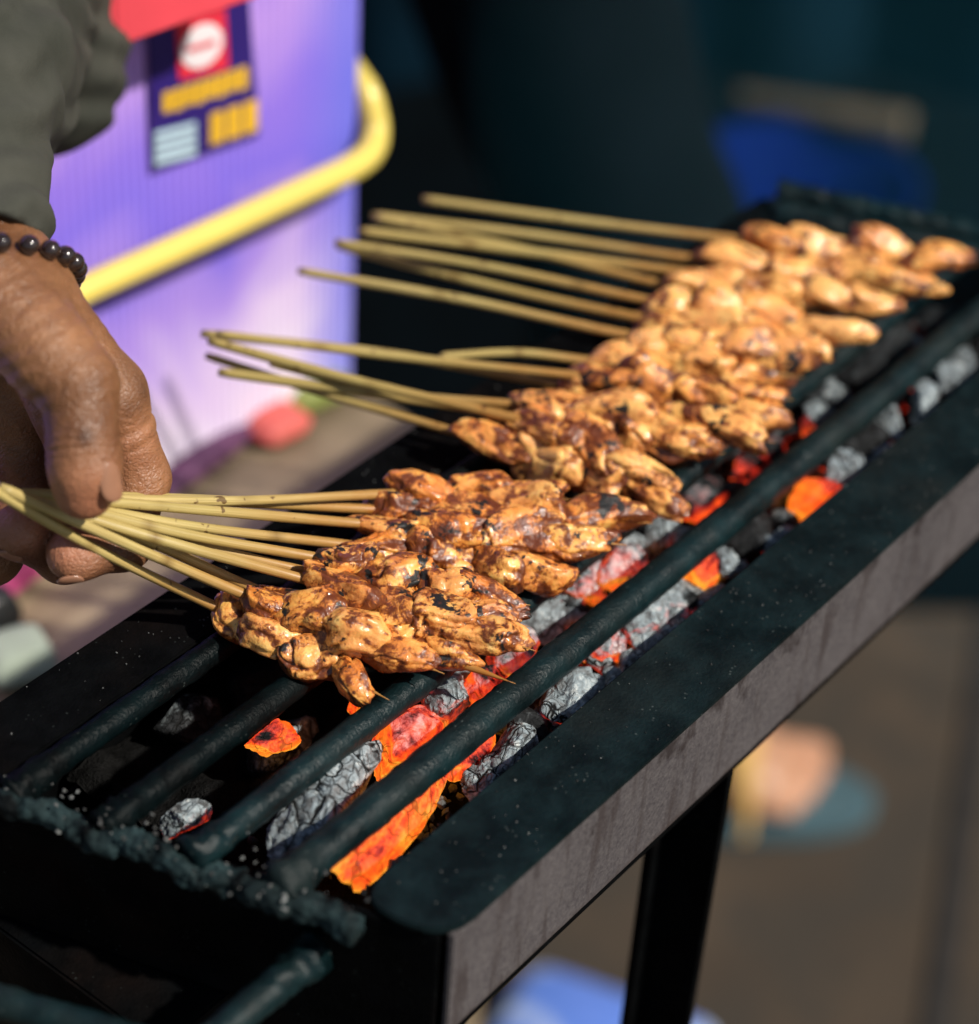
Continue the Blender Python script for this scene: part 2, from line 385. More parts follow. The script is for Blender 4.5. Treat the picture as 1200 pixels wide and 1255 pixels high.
def obj_quads(name, V, F, mat, parent=None, loc=(0, 0, 0), smooth=True, attrs=None):
    """faces may repeat a vertex to stand for triangles"""
    if parent is not None: loc = parent['_at']
    me = bpy.data.meshes.new(name)
    fs = []
    for f in F:
        g = []
        for q in f:
            if q not in g: g.append(int(q))
        fs.append(g)
    me.from_pydata([tuple(p) for p in np.asarray(V) - np.asarray(loc)], [], fs); me.update()
    for p in me.polygons: p.use_smooth = smooth
    for a, v in (attrs or {}).items():
        at_ = me.attributes.new(a, 'FLOAT', 'POINT'); at_.data.foreach_set('value', np.asarray(v, np.float32))
    me.materials.append(mat); o = bpy.data.objects.new(name, me); COL.objects.link(o)
    if parent is not None: o.parent = parent
    else: o.location = loc
    o['_at'] = list(map(float, loc)); return o
def prism(name, poly, z0, z1, mat, parent=None, loc=(0, 0, 0), bev=.0006, axis=None):
    """a flat outline given thickness and softened edges; axis = (origin, u, v, n) places the outline off the level plane"""
    bm = bmesh.new()
    if axis is None: f = lambda p, h: (p[0], p[1], h)
    else:
        o_, u, v, n_ = [np.asarray(q, float) for q in axis]; f = lambda p, h: tuple(o_ + u * p[0] + v * p[1] + n_ * h)
    lo = [bm.verts.new(f(p, z0)) for p in poly]; hi = [bm.verts.new(f(p, z1)) for p in poly]
    bm.faces.new(lo[::-1]); bm.faces.new(hi)
    for k in range(len(poly)): bm.faces.new((lo[k], lo[(k + 1) % len(poly)], hi[(k + 1) % len(poly)], hi[k]))
    bmesh.ops.recalc_face_normals(bm, faces=bm.faces)
    if bev: bmesh.ops.bevel(bm, geom=list(bm.edges), offset=bev, segments=2, affect='EDGES', clamp_overlap=True)
    if parent is not None: loc = parent['_at']
    bmesh.ops.translate(bm, verts=bm.verts, vec=-Vector(loc))
    me = bpy.data.meshes.new(name); bm.to_mesh(me); bm.free(); me.materials.append(mat)
    o = bpy.data.objects.new(name, me); COL.objects.link(o)
    if parent is not None: o.parent = parent
    else: o.location = loc
    o['_at'] = list(map(float, loc)); return o
def box(name, x0, x1, y0, y1, z0, z1, mat, parent=None, loc=(0, 0, 0), bev=.0008):
    return prism(name, [(x0, y0), (x1, y0), (x1, y1), (x0, y1)], z0, z1, mat, parent, loc, bev)

# ---- signed distance bodies turned into one continuous skin
def cone(p, a, b_, ra, rb):
    a, b_ = np.asarray(a, np.float32), np.asarray(b_, np.float32); d = b_ - a
    h = np.clip(((p - a) @ d) / max(d @ d, 1e-12), 0, 1)
    return np.linalg.norm(p - a - h[..., None] * d, axis=-1) - (ra + (rb - ra) * h)
def smin(a, b_, k):
    h = np.clip(.5 + .5 * (b_ - a) / k, 0, 1); return b_ + (a - b_) * h - k * h * (1 - h)
def chain(p, pts, k):
    r = None
    for (a, ra), (b_, rb) in zip(pts[:-1], pts[1:]):
        d = cone(p, a, b_, ra, rb); r = d if r is None else smin(r, d, k)
    return r
def nets(fn, lo, hi, h):
    """naive surface nets; returns vertices and quads"""
    lo = np.asarray(lo, np.float32); n = np.ceil((np.asarray(hi) - lo) / h).astype(int) + 1
    ax = [lo[i] + h * np.arange(n[i], dtype=np.float32) for i in range(3)]
    Fv = np.empty(n, np.float32)
    for i in range(0, n[0], 16):
        g = np.stack(np.meshgrid(ax[0][i:i + 16], ax[1], ax[2], indexing='ij'), -1); Fv[i:i + 16] = fn(g)
    S = Fv < 0
    c = [S[a:n[0] - 1 + a, b_:n[1] - 1 + b_, d:n[2] - 1 + d] for a in (0, 1) for b_ in (0, 1) for d in (0, 1)]
    tot = sum(x.astype(np.int8) for x in c); act = (tot > 0) & (tot < 8)
    idx = -np.ones(act.shape, np.int32); cells = np.argwhere(act); idx[act] = np.arange(len(cells))
    acc = np.zeros((len(cells), 3), np.float32); cnt = np.zeros(len(cells), np.float32)
    cor = [(a, b_, d) for a in (0, 1) for b_ in (0, 1) for d in (0, 1)]
    for q in cor:
        for r in range(3):
            if q[r] == 0:
                q2 = list(q); q2[r] = 1
                f0 = Fv[tuple((cells + q).T)]; f1 = Fv[tuple((cells + q2).T)]; m = (f0 < 0) != (f1 < 0)
                t = np.where(m, f0 / np.where(f0 == f1, 1, f0 - f1), 0); pt = np.broadcast_to(np.array(q, np.float32), (len(cells), 3)).copy(); pt[:, r] += t
                acc[m] += pt[m]; cnt[m] += 1
    V = lo + h * (cells + acc / cnt[:, None]); Q = []
    for r in range(3):
        s = [slice(None)] * 3; s2 = [slice(None)] * 3; s[r] = slice(0, n[r] - 1); s2[r] = slice(1, n[r])
        e0, e1 = S[tuple(s)], S[tuple(s2)]; E_ = np.argwhere(e0 != e1)
        u, v = (r + 1) % 3, (r + 2) % 3
        E_ = E_[(E_[:, u] > 0) & (E_[:, v] > 0) & (E_[:, u] < n[u] - 1) & (E_[:, v] < n[v] - 1)]
        du = np.zeros(3, int); dv = np.zeros(3, int); du[u] = 1; dv[v] = 1
        q = np.stack([idx[tuple((E_ - du - dv).T)], idx[tuple((E_ - dv).T)], idx[tuple(E_.T)], idx[tuple((E_ - du).T)]], 1)
        flip = ~e0[tuple(E_.T)]; q[flip] = q[flip][:, ::-1]; Q.append(q)
    return V, np.concatenate(Q)
def cs(x, y, t): return np.array([(x - CX) / FOC * t, (y - CY) / FOC * t, t], np.float32)   # point in the viewing frame
def to_world(V): return CAM + np.asarray(V, float) @ RC.T

# ================================================================== the place
G = 60.0
gr = obj_quads('ground', [(-G, -G, 0), (G, -G, 0), (G, G, 0), (-G, G, 0)], [(0, 1, 2, 3)], MT['ground']); tag(gr, 'brown worn concrete ground', 'ground', kind='structure')
a_, b2 = on_z(1200, 870, 0), on_z(1147, 1265, 0); dd = nrm(b2 - a_); a_ = a_ - dd * 1.2; b2 = b2 + dd * .8; nn = np.array([-dd[1], dd[0], 0]) * .010
sm = obj_quads('ground_joint', [a_ - nn + [0, 0, .004], b2 - nn + [0, 0, .004], b2 + nn + [0, 0, .004], a_ + nn + [0, 0, .004]], [(0, 1, 2, 3)], MT['seam']); tag(sm, 'dark joint between the concrete slabs', 'joint', kind='structure')

# ------------------------------------------------------------------ grill
def xn(y): return -.129 - .29 * y
def xf(y): return .279 - .34 * (y + .005)
grill = thing('charcoal_grill', (0.08, 0, 0), 'long narrow black steel charcoal grill with grey painted side, filled with burning coals', 'grill')
YO, YI, YL = -.0715, -.0455, .0500
def rounded(poly, r, n=5):
    out = []
    for k, p in enumerate(poly):
        rr = r[k]; p = np.array(p)
        if rr == 0: out.append(tuple(p)); continue
        a, b_ = nrm(np.array(poly[k - 1]) - p), nrm(np.array(poly[(k + 1) % len(poly)]) - p)
        for t in np.linspace(0, 1, n):
            out.append(tuple((1 - t) ** 2 * (p + a * rr) + 2 * t * (1 - t) * p + t * t * (p + b_ * rr)))
    return out
fl = rounded([(xn(YO) + .002, YO), (xf(YO), YO), (xf(YI), YI), (xn(YI) + .004, YI)], [.011, .004, 0, .012])
prism('flange', fl, .8478, .8500, MT['flange'], grill, bev=.0005)
prism('flange', [(xn(YL), YL), (xf(YL), YL), (xf(.072), .072), (xn(.072), .072)], .8478, .8500, MT['soot'], grill, bev=.0005)
def plate(name, p0, p1, z0, z1, th, mat, nseg=1):
    d = nrm(np.array([p1[0] - p0[0], p1[1] - p0[1], 0])); nn = np.array([-d[1], d[0], 0]) * th
    q = [(p0[0], p0[1]), (p1[0], p1[1]), (p1[0] + nn[0], p1[1] + nn[1]), (p0[0] + nn[0], p0[1] + nn[1])]
    return prism(name, q, z0, z1, mat, grill, bev=.0004)
plate('side_plate', (xn(-.0705) + .006, -.0705), (xf(-.0705) - .003, -.0705), .810, .8474, .002, MT['side'])
plate('side_plate', (xf(.0705) - .003, .0705), (xn(.0705) + .003, .0705), .805, .8474, .002, MT['soot'])
plate('end_plate', (xn(.068), .068), (xn(-.068) + .004, -.068), .800, .8474, .002, MT['soot'])
plate('end_plate', (xf(-.067) - .004, -.067), (xf(.067) - .004, .067), .805, .8530, .002, MT['steel'])
prism('floor_pan', [(xn(-.068) + .006, -.068), (xf(-.068) - .006, -.068), (xf(.068) - .006, .068), (xn(.068) + .004, .068)], .803, .805, MT['soot'], grill, bev=0)
box('dark_under_box', -.146, -.055, -.012, .092, .690, .798, MT['soot'], grill)  # black box filling the dark corner below the near end

def rough_rod(name, path, r, mat, amp=.0003, crust=None, sides=18, step=.0016, seed=3, parent=grill):
    path = np.asarray(path, float); L = np.concatenate([[0], np.cumsum(np.linalg.norm(np.diff(path, axis=0), axis=1))])
    s = np.linspace(0, L[-1], max(4, int(L[-1] / step))); P = np.stack([np.interp(s, L, path[:, i]) for i in range(3)], 1)
    V, F = tube_arr(P, r, sides)
    cen = np.concatenate([np.repeat(P, sides, 0), P[:1], P[-1:]]); ss = np.concatenate([np.repeat(s, sides), [0, L[-1]]])
    d = V - cen; ln = np.linalg.norm(d, axis=1); d = d / np.maximum(ln, 1e-6)[:, None]
    a = np.full(len(V), amp)
    if crust: a = a + crust[0] * np.exp(-(ss / crust[1]) ** 2)
    k = fbm(V * (320 if amp < .0018 else 800), seed, 4) * .75 + np.maximum(0, vn(V * 700, seed + 5)) * .6 + (.25 if crust else 0)
    V = V + d * (k * a)[:, None] * (ln > 1e-5)[:, None]
    return obj_quads(name, V, F, mat, parent)
for y, r, sd in ((-.0292, .0049, 1), (-.0065, .0041, 2), (.0180, .0040, 3), (.0440, .0038, 4)):
    x0 = xn(y); rough_rod('grate_rod', [(x0 - .001, y, .8495), (x0 + .05, y, .8500), (.05, y + .0002, .8500), (xf(y) - .008, y + .001, .8500)], r, MT['rod'] if sd < 3 else MT['sootrod'], .00035, (.0022, .011), seed=sd)
V = np.array([(xn(y) - .002 + .0012 * math.sin(y * 260), y, .8475 + .0010 * math.sin(y * 170 + 1)) for y in np.linspace(.068, -.052, 60)])
rough_rod('cross_bar', V, .0032, MT['crust'], .0016, None, 34, .0008, 21)
rough_rod('cross_bar', [(xf(y) - .008, y, .8495) for y in np.linspace(.062, -.045, 30)], .0050, MT['rod'], .0014, None, 18, .0016, 23)
rough_rod('cross_bar', [(xf(y) - .001, y, .8545) for y in np.linspace(.066, -.060, 30)], .0042, MT['rod'], .0010, None, 18, .0016, 24)
hd = [(xn(-.038) + .001, -.039, .8310), (-.150, -.0385, .8300), (-.158, -.0375, .8297), (-.1625, -.033, .8295), (-.166, -.026, .8295), (-.180, .010, .8295), (-.198, .052, .8295), (-.196, .058, .8295), (-.190, .0605, .8297), (xn(.06) + .001, .061, .831)]
rough_rod('carry_handle', catmull(hd, 8), .0043, MT['rod'], .0005, (.0022, .012), seed=33)
# angle iron legs: near pair upright, far pair leaning outward
def leg(p, q, sx, sy, la=.030, lb=.036):
    p, q = np.array(p), np.array(q); n = 2
    out = [(0, 0), (la * sx, 0), (la * sx, .003 * sy), (.003 * sx, .003 * sy), (.003 * sx, lb * sy), (0, lb * sy)]
    V = [tuple(p + [a, b_, 0]) for a, b_ in out] + [tuple(q + [a, b_, 0]) for a, b_ in out]
    F = [tuple(range(6)), tuple(range(11, 5, -1))]
    bm = bmesh.new(); vs = [bm.verts.new(v) for v in V]
    for f in F: bm.faces.new([vs[i] for i in f])
    for k in range(6): bm.faces.new((vs[k], vs[6 + k], vs[6 + (k + 1) % 6], vs[(k + 1) % 6]))
    bmesh.ops.recalc_face_normals(bm, faces=bm.faces); bmesh.ops.translate(bm, verts=bm.verts, vec=-Vector(grill['_at']))
    me = bpy.data.meshes.new('leg'); bm.to_mesh(me); bm.free(); me.materials.append(MT['soot']); o = bpy.data.objects.new('leg', me); COL.objects.link(o); o.parent = grill
leg((.038, -.0455, .812), (.038, -.0455, 0), -1, -1, .010, .021)
leg((.046, .031, .806), (.046, .031, 0), -1, 1)
leg((.252, .062, .806), (.252, .062, 0), -1, -1, .024, .014)

# ------------------------------------------------------------------ coals
def zbed(x, y): return .8215 + .004 * math.sin(x * 60) + .003 * math.sin(y * 130)
gxs = np.linspace(-.105, .262, 190); gys = np.linspace(-.066, .066, 70)
X, Y = np.meshgrid(gxs, gys, indexing='ij'); P3 = np.stack([X, Y, 0 * X], -1)
Z = .8165 + .005 * fbm(P3 * 60, 5, 3) + .0018 * np.abs(fbm(P3 * 260, 9, 3)) + .003 * np.clip((.0 - Y) / .05, -1, 1)
V = np.stack([X, Y, Z], -1).reshape(-1, 3); I = np.arange(len(V)).reshape(len(gxs), len(gys))
F = np.stack([I[:-1, :-1], I[1:, :-1], I[1:, 1:], I[:-1, 1:]], -1).reshape(-1, 4)
tag(mesh('ash_bed', V, F, MT['ash']), 'dark bed of ash and fine cinders under the coals', 'ash', kind='stuff')

def rock(c, size, d=(1, 0, 0), seed=0, sub=4, flat=1.0, blocky=.55):
    V, F = ico(sub); V = V.copy()
    # cut by a few planes for a broken, faceted look
    rs = np.random.RandomState(seed); q = V.copy()
    for k in range(11):
        n = nrm(rs.normal(size=3)); lim = rs.uniform(.55, .86); s = q @ n; q = q - n * np.maximum(0, s - lim)[:, None] * .92
    V = q + nrm_rows(V) * (.10 * fbm(V * 1.7, seed + 1, 3) + .045 * fbm(V * 6, seed + 2, 3))[:, None]
    V *= np.array(size)[None]
    a, u, w_ = frame(d); V = V[:, :1] * a + V[:, 1:2] * u + V[:, 2:] * w_
    return np.asarray(c) + V, F
def nrm_rows(V): return V / np.maximum(np.linalg.norm(V, axis=1), 1e-9)[:, None]
COALS = 'charcoal lumps burning in the grill'
def coal(px, py, z, size, ang, ash, glow, label, seed, tilt=0, sub=4):
    ash = ash - (.24 if px > 1040 else 0); glow = glow + (0 if glow < .6 else (.15 if glow < 1.1 else .03)); c = on_z(px, py, z); d = (math.cos(math.radians(ang)), math.sin(math.radians(ang)), tilt)
    V, F = rock(c, size, d, seed, sub)
    o = mesh('charcoal_lump', V, F, MT['coal'], None, tuple(c)); o.color = (ash, glow, seed * .137 % 1 * 5, 1)
    return tag(o, label, 'charcoal', COALS)
# px, py, height, half sizes, heading, ash, glow, label
SPEC = [
 (395, 985, .8385, (.026, .0115, .010), 8, .86, .30, 'long ash grey charcoal log with cracked bark, near end between two rods'),
 (497, 905, .8385, (.017, .0110, .010), 20, .40, 1.06, 'bright red and orange half burnt lump at the end of the grey log'),
 (478, 1010, .8375, (.031, .0075, .008), 10, .10, 1.28, 'long orange glowing ember along the flange, nearest of the open coals'),
 (560, 925, .8350, (.014, .0080, .008), 5, .22, 1.15, 'orange glowing ember behind the thick rod, beside a pale ash lump'),
 (338, 906, .8330, (.0095, .0050, .006), -10, .10, 1.18, 'small isolated orange ember in the dark between two middle rods'),
 (228, 1000, .8330, (.0080, .0050, .006), 0, .75, .62, 'small ash white lump with a red corner, leftmost of the coals'),
 (546, 850, .8400, (.0095, .0080, .008), 40, .74, .72, 'pinkish grey lump just under the bare skewer tip of the held bunch'),
 (596, 845, .8360, (.0100, .0070, .008), 10, .42, 1.02, 'pink red glowing lump right of the pinkish grey one under the held bunch'),
 (625, 925, .8370, (.0110, .0075, .008), 15, 1.02, .30, 'whitish ash covered lump beside the flange, next to the orange embers'),
 (590, 970, .8360, (.0085, .0065, .007), 60, .72, .45, 'grey charred lump against the flange, below the whitish ash lump'),
 (700, 862, .8370, (.0150, .0080, .008), 10, .60, .12, 'dusty brown grey lump beside the flange, before the pink blue lumps'),
 (630, 800, .8380, (.0100, .0080, .008), 30, .66, .95, 'pink and blue grey lump beneath the pointed meat tip of the held bunch'),
 (668, 765, .8340, (.0130, .0090, .008), 0, .52, .20, 'dull grey lump in the shade under the held bunch tips'),
 (715, 712, .8370, (.0100, .0080, .008), 20, .80, .88, 'white and red lump under the widest meat of the held bunch'),
 (760, 700, .8380, (.0110, .0075, .008), 5, .68, .98, 'pale coral lump touching the thick rod under the held bunch'),
 (735, 790, .8370, (.0110, .0075, .008), 30, .62, .86, 'pink lump beside the thick rod, between brown and blue grey lumps'),
 (785, 765, .8380, (.0110, .0070, .008), 10, .95, .74, 'blue white ash lump with a red core beside the thick rod'),
 (815, 745, .8370, (.0120, .0080, .009), 5, .82, .70, 'grey pink lump against the flange, before the small orange ember'),
 (835, 780, .8350, (.0100, .0060, .007), 0, .90, .25, 'light grey ash lump against the flange, right of the brown one'),
 (862, 700, .8390, (.0105, .0070, .008), 10, .12, 1.25, 'orange glowing ember with a dark top, middle of the open strip'),
 (885, 690, .8400, (.0080, .0050, .006), 40, .66, .20, 'thin blue grey shard leaning on the orange ember in mid strip'),
 (872, 742, .8370, (.0090, .0050, .006), 10, 1.05, .15, 'small white ash crust against the flange below the orange ember'),
 (1000, 615, .8385, (.0095, .0085, .009), 10, .15, 1.20, 'orange glowing lump under a blue white ash cap, far part of the strip'),
 (1030, 580, .8410, (.0110, .0075, .007), 10, 1.08, .22, 'blue white ash cap on the farthest orange lump'),
 (962, 658, .8380, (.0060, .0045, .005), 20, 1.10, .15, 'tiny white ash crumb against the flange, before the far orange lump'),
 (930, 570, .8350, (.0140, .0080, .008), 5, .35, .82, 'dull red lump in the shade behind the thick rod'),
 (996, 520, .8390, (.0065, .0050, .006), 0, .95, .80, 'small pinkish white lump just behind the thick rod'),
 (862, 612, .8340, (.0110, .0080, .008), 0, .35, .80, 'faint red lump below the single pale skewer tips'),
 (1085, 512, .8395, (.0110, .0060, .007), 60, .98, .10, 'upright pale grey shard beside the flange at the far end'),
 (1130, 500, .8400, (.0120, .0065, .008), 30, .90, .10, 'light grey jagged lump beside the flange at the far end'),
 (1165, 458, .8400, (.0180, .0080, .008), 5, .72, .08, 'long grey lump beside the flange, farthest along the strip'),
 (1050, 455, .8390, (.0160, .0100, .009), 10, .56, .05, 'broad dark teal grey lump behind the thick rod at the far end'),
 (1085, 420, .8370, (.0140, .0080, .008), 0, .50, .05, 'dark grey lump farthest behind the thick rod'),
 (910, 655, .8360, (.0120, .0080, .009), 0, .30, .10, 'black unlit lump between the two orange lumps of the strip'),
 (955, 700, .8340, (.0100, .0060, .007), 0, .45, .10, 'dark lump hugging the flange between the white ash crumbs'),
 (1055, 545, .8370, (.0150, .0080, .008), 10, .40, .08, 'dark lump beside the flange between the ash cap and pale shard'),
 (1010, 490, .8360, (.0130, .0090, .008), 10, .40, .05, 'dark lump behind the thick rod, near the pinkish white one'),
 (435, 865, .8360, (.0040, .0018, .0025), 20, .05, 1.25, 'tiny orange spark under the tip of the nearest meat'),
]
for k, s in enumerate(SPEC): coal(*s[:3], s[3], s[4], s[5], s[6], s[7], 100 + k, 0, 5 if k < 22 else 4)
rs = np.random.RandomState(4); fill = []
LOW = 'dark unlit charcoal lump lying low among the others on the ash bed'
for k in range(400):
    x, y = rs.uniform(-.085, .25), rs.uniform(-.055, .058)
    if all((x - a) ** 2 + (y - b_) ** 2 > .017 ** 2 for a, b_ in fill): fill.append((x, y))
    if len(fill) >= 62: break
for k, (x, y) in enumerate(fill):
    sz = rs.uniform(.0075, .0115); c = (x, y, .8190 + .004 * rs.rand() + (.003 if y < .01 else -.004))
    V, F = rock(c, (sz * 1.25, sz, sz * .8), (math.cos(k), math.sin(k), 0), 300 + k, 3)
    o = mesh('charcoal_lump', V, F, MT['coal'], None, c); o.color = (rs.uniform(.15, .5), .55 if (y < .02 and k % 4 == 0) else .05, k * .31 % 5, 1)
    tag(o, LOW, 'charcoal', COALS)
for k in range(16):
    x, y = -.075 + k * .0205 + rs.uniform(-.004, .004), rs.uniform(-.046, -.038); sz = rs.uniform(.0065, .0095); c = (x, y, .8265 + .003 * rs.rand())
    V, F = rock(c, (sz * 1.3, sz, sz * .9), (math.cos(k * 1.7), math.sin(k * 1.7), 0), 500 + k, 4)
    o = mesh('charcoal_lump', V, F, MT['coal'], None, c); o.color = (rs.uniform(.35, .75), .85 if k % 3 == 0 else .2, k * .47 % 5, 1); tag(o, 'small charcoal lump wedged low under the edge of the flange', 'charcoal', COALS)
for k in range(95):
    x, y = rs.uniform(-.025, .255), rs.uniform(-.049, -.002); sz = rs.uniform(.0028, .0062); c = (x, y, .8305 + .0075 * rs.rand() - .05 * max(0, y + .02))
    V, F = rock(c, (sz * rs.uniform(1, 1.9), sz, sz * .8), (math.cos(k * 2.3), math.sin(k * 2.3), rs.normal() * .4), 700 + k, 3)
    hot = math.exp(-((x - .03) / .09) ** 2)
    o = mesh('charcoal_lump', V, F, MT['coal'], None, c); o.color = (rs.uniform(.25, 1.05) * (1 if x < .12 else .6), rs.uniform(.2, .75) + .42 * hot * rs.rand(), k * .29 % 5, 1); tag(o, 'small broken bit of charcoal scattered between the larger lumps', 'charcoal', COALS)
for k in range(44):
    x, y = rs.uniform(-.045, .25), rs.uniform(-.0495, -.034); sz = rs.uniform(.0026, .0052); c = (x, y, .8345 + .0035 * rs.rand())
    V, F = rock(c, (sz * rs.uniform(1, 1.8), sz, sz * .8), (math.cos(k * 1.3), math.sin(k * 1.3), rs.normal() * .3), 900 + k, 3)
    o = mesh('charcoal_lump', V, F, MT['coal'], None, c); o.color = (rs.uniform(.55, 1.1) * (1 if x < .12 else .65), rs.uniform(.1, .85), k * .37 % 5, 1); tag(o, 'small ashy bit of charcoal banked along the inner edge of the flange', 'charcoal', COALS)
# loose cinders and crumbs: uncountable grit on the bed, the crust and the flanges
CV, CF = [], []; nv = 0; V1, F1 = ico(1)
for k in range(1700):
    u = rs.rand()
    if u < .60:
        x, y = rs.uniform(-.10, .25), rs.uniform(-.046, .004); z = .8255 + .012 * rs.rand() ** 2; s = rs.uniform(.0005, .0015)
    elif u < .66:
        y = rs.uniform(-.05, .066); x = xn(y) + rs.normal() * .005; z = .8515 + rs.rand() * .0025; s = rs.uniform(.0002, .0007)
    elif u < .80:
        y = rs.uniform(YO + .001, YI); x = rs.uniform(-.10, .25); z = .8502; s = rs.uniform(.00010, .00034)
    elif u > .93:
        y = rs.uniform(YL, .071); x = rs.uniform(-.13, .2); z = .8502; s = rs.uniform(.00012, .0004)
    else: continue
    q = V1 * s * rs.uniform(.6, 1.3, 3) * (1 + .25 * rs.normal(size=(len(V1), 1))) + [x, y, z]
    CV.append(q); CF.append(F1 + nv); nv += len(V1)
b = NB('ash_grit'); n = b.noise(70, 2)
b.set(base=b.ramp(n, [(.40, (.015, .016, .016)), (.55, (.10, .10, .095)), (.70, (.24, .25, .24))]), rough=.95); MT['grit'] = b.m
tag(mesh('cinder_grit', np.concatenate(CV), np.concatenate(CF), MT['grit'], smooth=False), 'loose ash grit and cinders scattered over grill and coals', 'cinders', kind='stuff')

# ------------------------------------------------------------------ satay skewers
# label, stick end (x, y, depth or None -> level), where the meat starts, where the skewer's tip is, height, char
HELD = 'satay skewers held together in the hand'
MID = 'satay skewers lying in the middle of the grill'
FAR = 'satay skewers lying at the far end of the grill'
SK = [
 (HELD, 'nearest held satay skewer, set apart, its stick crossing over the fingertips', (-40, 582, .577), (264, 744), (477, 858), .8615, .62, 1.0),
 (HELD, 'second nearest held satay skewer, pale round piece with a black spot at its tip', (0, 597, .584), (305, 731), (545, 826), .8630, .60, 1.0),
 (HELD, 'held satay skewer whose long bare pointed tip rests above the pinkish coals', (4, 600, .586), (321, 725), (632, 838), .8640, .70, 1.0),
 (HELD, 'held satay skewer heavily charred mid length, tip pointing at the thick rod', (15, 606, .593), (380, 712), (657, 798), .8650, .95, 1.05),
 (HELD, 'held satay skewer half buried between two charred ones, fourth from the nearest', (20, 604, .593), (379, 701), (648, 768), .8680, .85, .95),
 (HELD, 'held satay skewer with black burnt ridge on top, ending in a slim golden piece', (25, 604, .592), (401, 686), (650, 742), .8665, .95, 1.0),
 (HELD, 'held satay skewer ending in a plump speckled piece before the glowing coals', (20, 606, .591), (427, 668), (712, 706), .8660, .80, 1.1),
 (HELD, 'held satay skewer with dark scorched spots and a small bare end, third from the farthest', (15, 605, .590), (446, 642), (768, 668), .8650, .86, 1.0),
 (HELD, 'longest held satay skewer, reaching farthest right with a thin bare tip', (12, 605, .590), (450, 624), (800, 641), .8675, .80, 1.1),
 (HELD, 'farthest held satay skewer, its stick uppermost and its meat pale and glossy', (8, 606, .590), (490, 605), (700, 612), .8640, .50, 1.0),
 (MID, 'middle satay skewer nearest the held bunch, starting with a big smooth pale piece', (253, 436, None), (577, 535), (842, 619), .8630, .62, 1.15),
 (MID, 'middle satay skewer second from the held bunch, ending in a shiny curled flap', (256, 418, None), (634, 514), (832, 586), .8660, .80, 1.05),
 (MID, 'middle satay skewer third from the held bunch, its stick lowest on the left', (268, 456, None), (640, 510), (888, 556), .8650, .78, 1.05),
 (MID, 'middle satay skewer with two long slanting pieces at its tip', (331, 445, None), (643, 497), (950, 542), .8640, .74, 1.0),
 (MID, 'middle satay skewer with the leftmost stick end, bright round piece near its tip', (247, 409, None), (700, 475), (968, 512), .8650, .65, 1.05),
 (MID, 'middle satay skewer second from the far group, its tip at the thick rod', (265, 409, None), (712, 461), (972, 490), .8660, .75, 1.0),
 (MID, 'farthest of the middle satay skewers, its stick mostly hidden under another', (540, 437, None), (730, 443), (985, 462), .8640, .80, 1.0),
 (FAR, 'far satay skewer nearest the middle group, lone stick lowest of the far ones', (366, 332, None), (775, 412), (1012, 440), .8640, .80, 1.15),
 (FAR, 'far satay skewer second from the middle group, with a long golden end piece', (413, 301, None), (790, 391), (1025, 428), .8660, .70, 1.1),
 (FAR, 'far satay skewer third from the middle group, ending in a short pointed tip', (411, 297, None), (805, 370), (1068, 408), .8655, .62, 1.1),
 (FAR, 'far satay skewer whose stick slants across the two sticks beyond it', (458, 266, None), (829, 352), (1062, 372), .8670, .70, 1.1),
 (FAR, 'far satay skewer ending in a drooping glossy piece over the dark coals', (441, 283, None), (862, 337), (1112, 380), .8640, .66, 1.15),
 (FAR, 'second farthest satay skewer, tip pointing past the drooping glossy piece', (456, 264, None), (864, 319), (1160, 350), .8650, .74, 1.1),
 (FAR, 'farthest satay skewer, topmost stick against the dark background', (518, 244, None), (916, 295), (1196, 325), .8640, .72, 1.15),
]
def meat_piece(c, axes, size, seed, sub, pinch=0):
    V0, F = ico(sub); rs = np.random.RandomState(seed); D = V0
    o1 = rs.uniform(0, 50, 3)
    # squarish lump with folds: creases cut across it, lobes between them
    sq = np.sign(D) * np.abs(D) ** .76
    n1 = fbm(D * 1.15 + o1, seed, 2); n2 = fbm(D * 2.4 + o1, seed + 3, 2); n3 = fbm(D * 8.5 + o1, seed + 5, 2)
    fold = np.abs(vn(D * np.array([1.5, .9, .9]) + o1, seed + 8)); crease = np.exp(-(fold / .09) ** 2)
    r = 1 + .24 * n1 + .060 * n2 + .027 * n3 - .11 * crease
    V = sq * r[:, None]
    V[:, 1] += .22 * np.sin(V[:, 0] * 2.2 + seed); V[:, 2] += .16 * np.cos(V[:, 0] * 2.6 + seed * 1.7)
    a = rs.normal() * .32; q = V.copy(); V[:, 0] = q[:, 0] * math.cos(a) - q[:, 1] * math.sin(a) * .6; V[:, 1] = q[:, 1] * math.cos(a) + q[:, 0] * math.sin(a) * .6
    if pinch: V[:, 1:] *= (1 - .36 * np.clip((V[:, 0] * pinch + .10) / 1.1, 0, 1) ** 1.3)[:, None]
    V *= np.array(size); u, v, w_ = axes
    hol = np.clip(.45 * crease - .5 * n2 + .10 + .62 * np.clip((np.abs(D[:, 0]) - .55) / .4, 0, 1) ** 1.5, 0, 1.15)  # creases and piece ends darkened as cleft shade, along with pooled sauce
    W = V[:, :1] * u + V[:, 1:2] * v + V[:, 2:] * w_; dw = nrm_rows(W)
    hol = hol + 1.15 * np.clip(-dw[:, 2] + .06 + .28 * n2, 0, 1) ** 1.1      # browned underside; also paints the shade in clefts between skewers
    return np.asarray(c) + W, F, np.clip(hol, 0, 1.7)
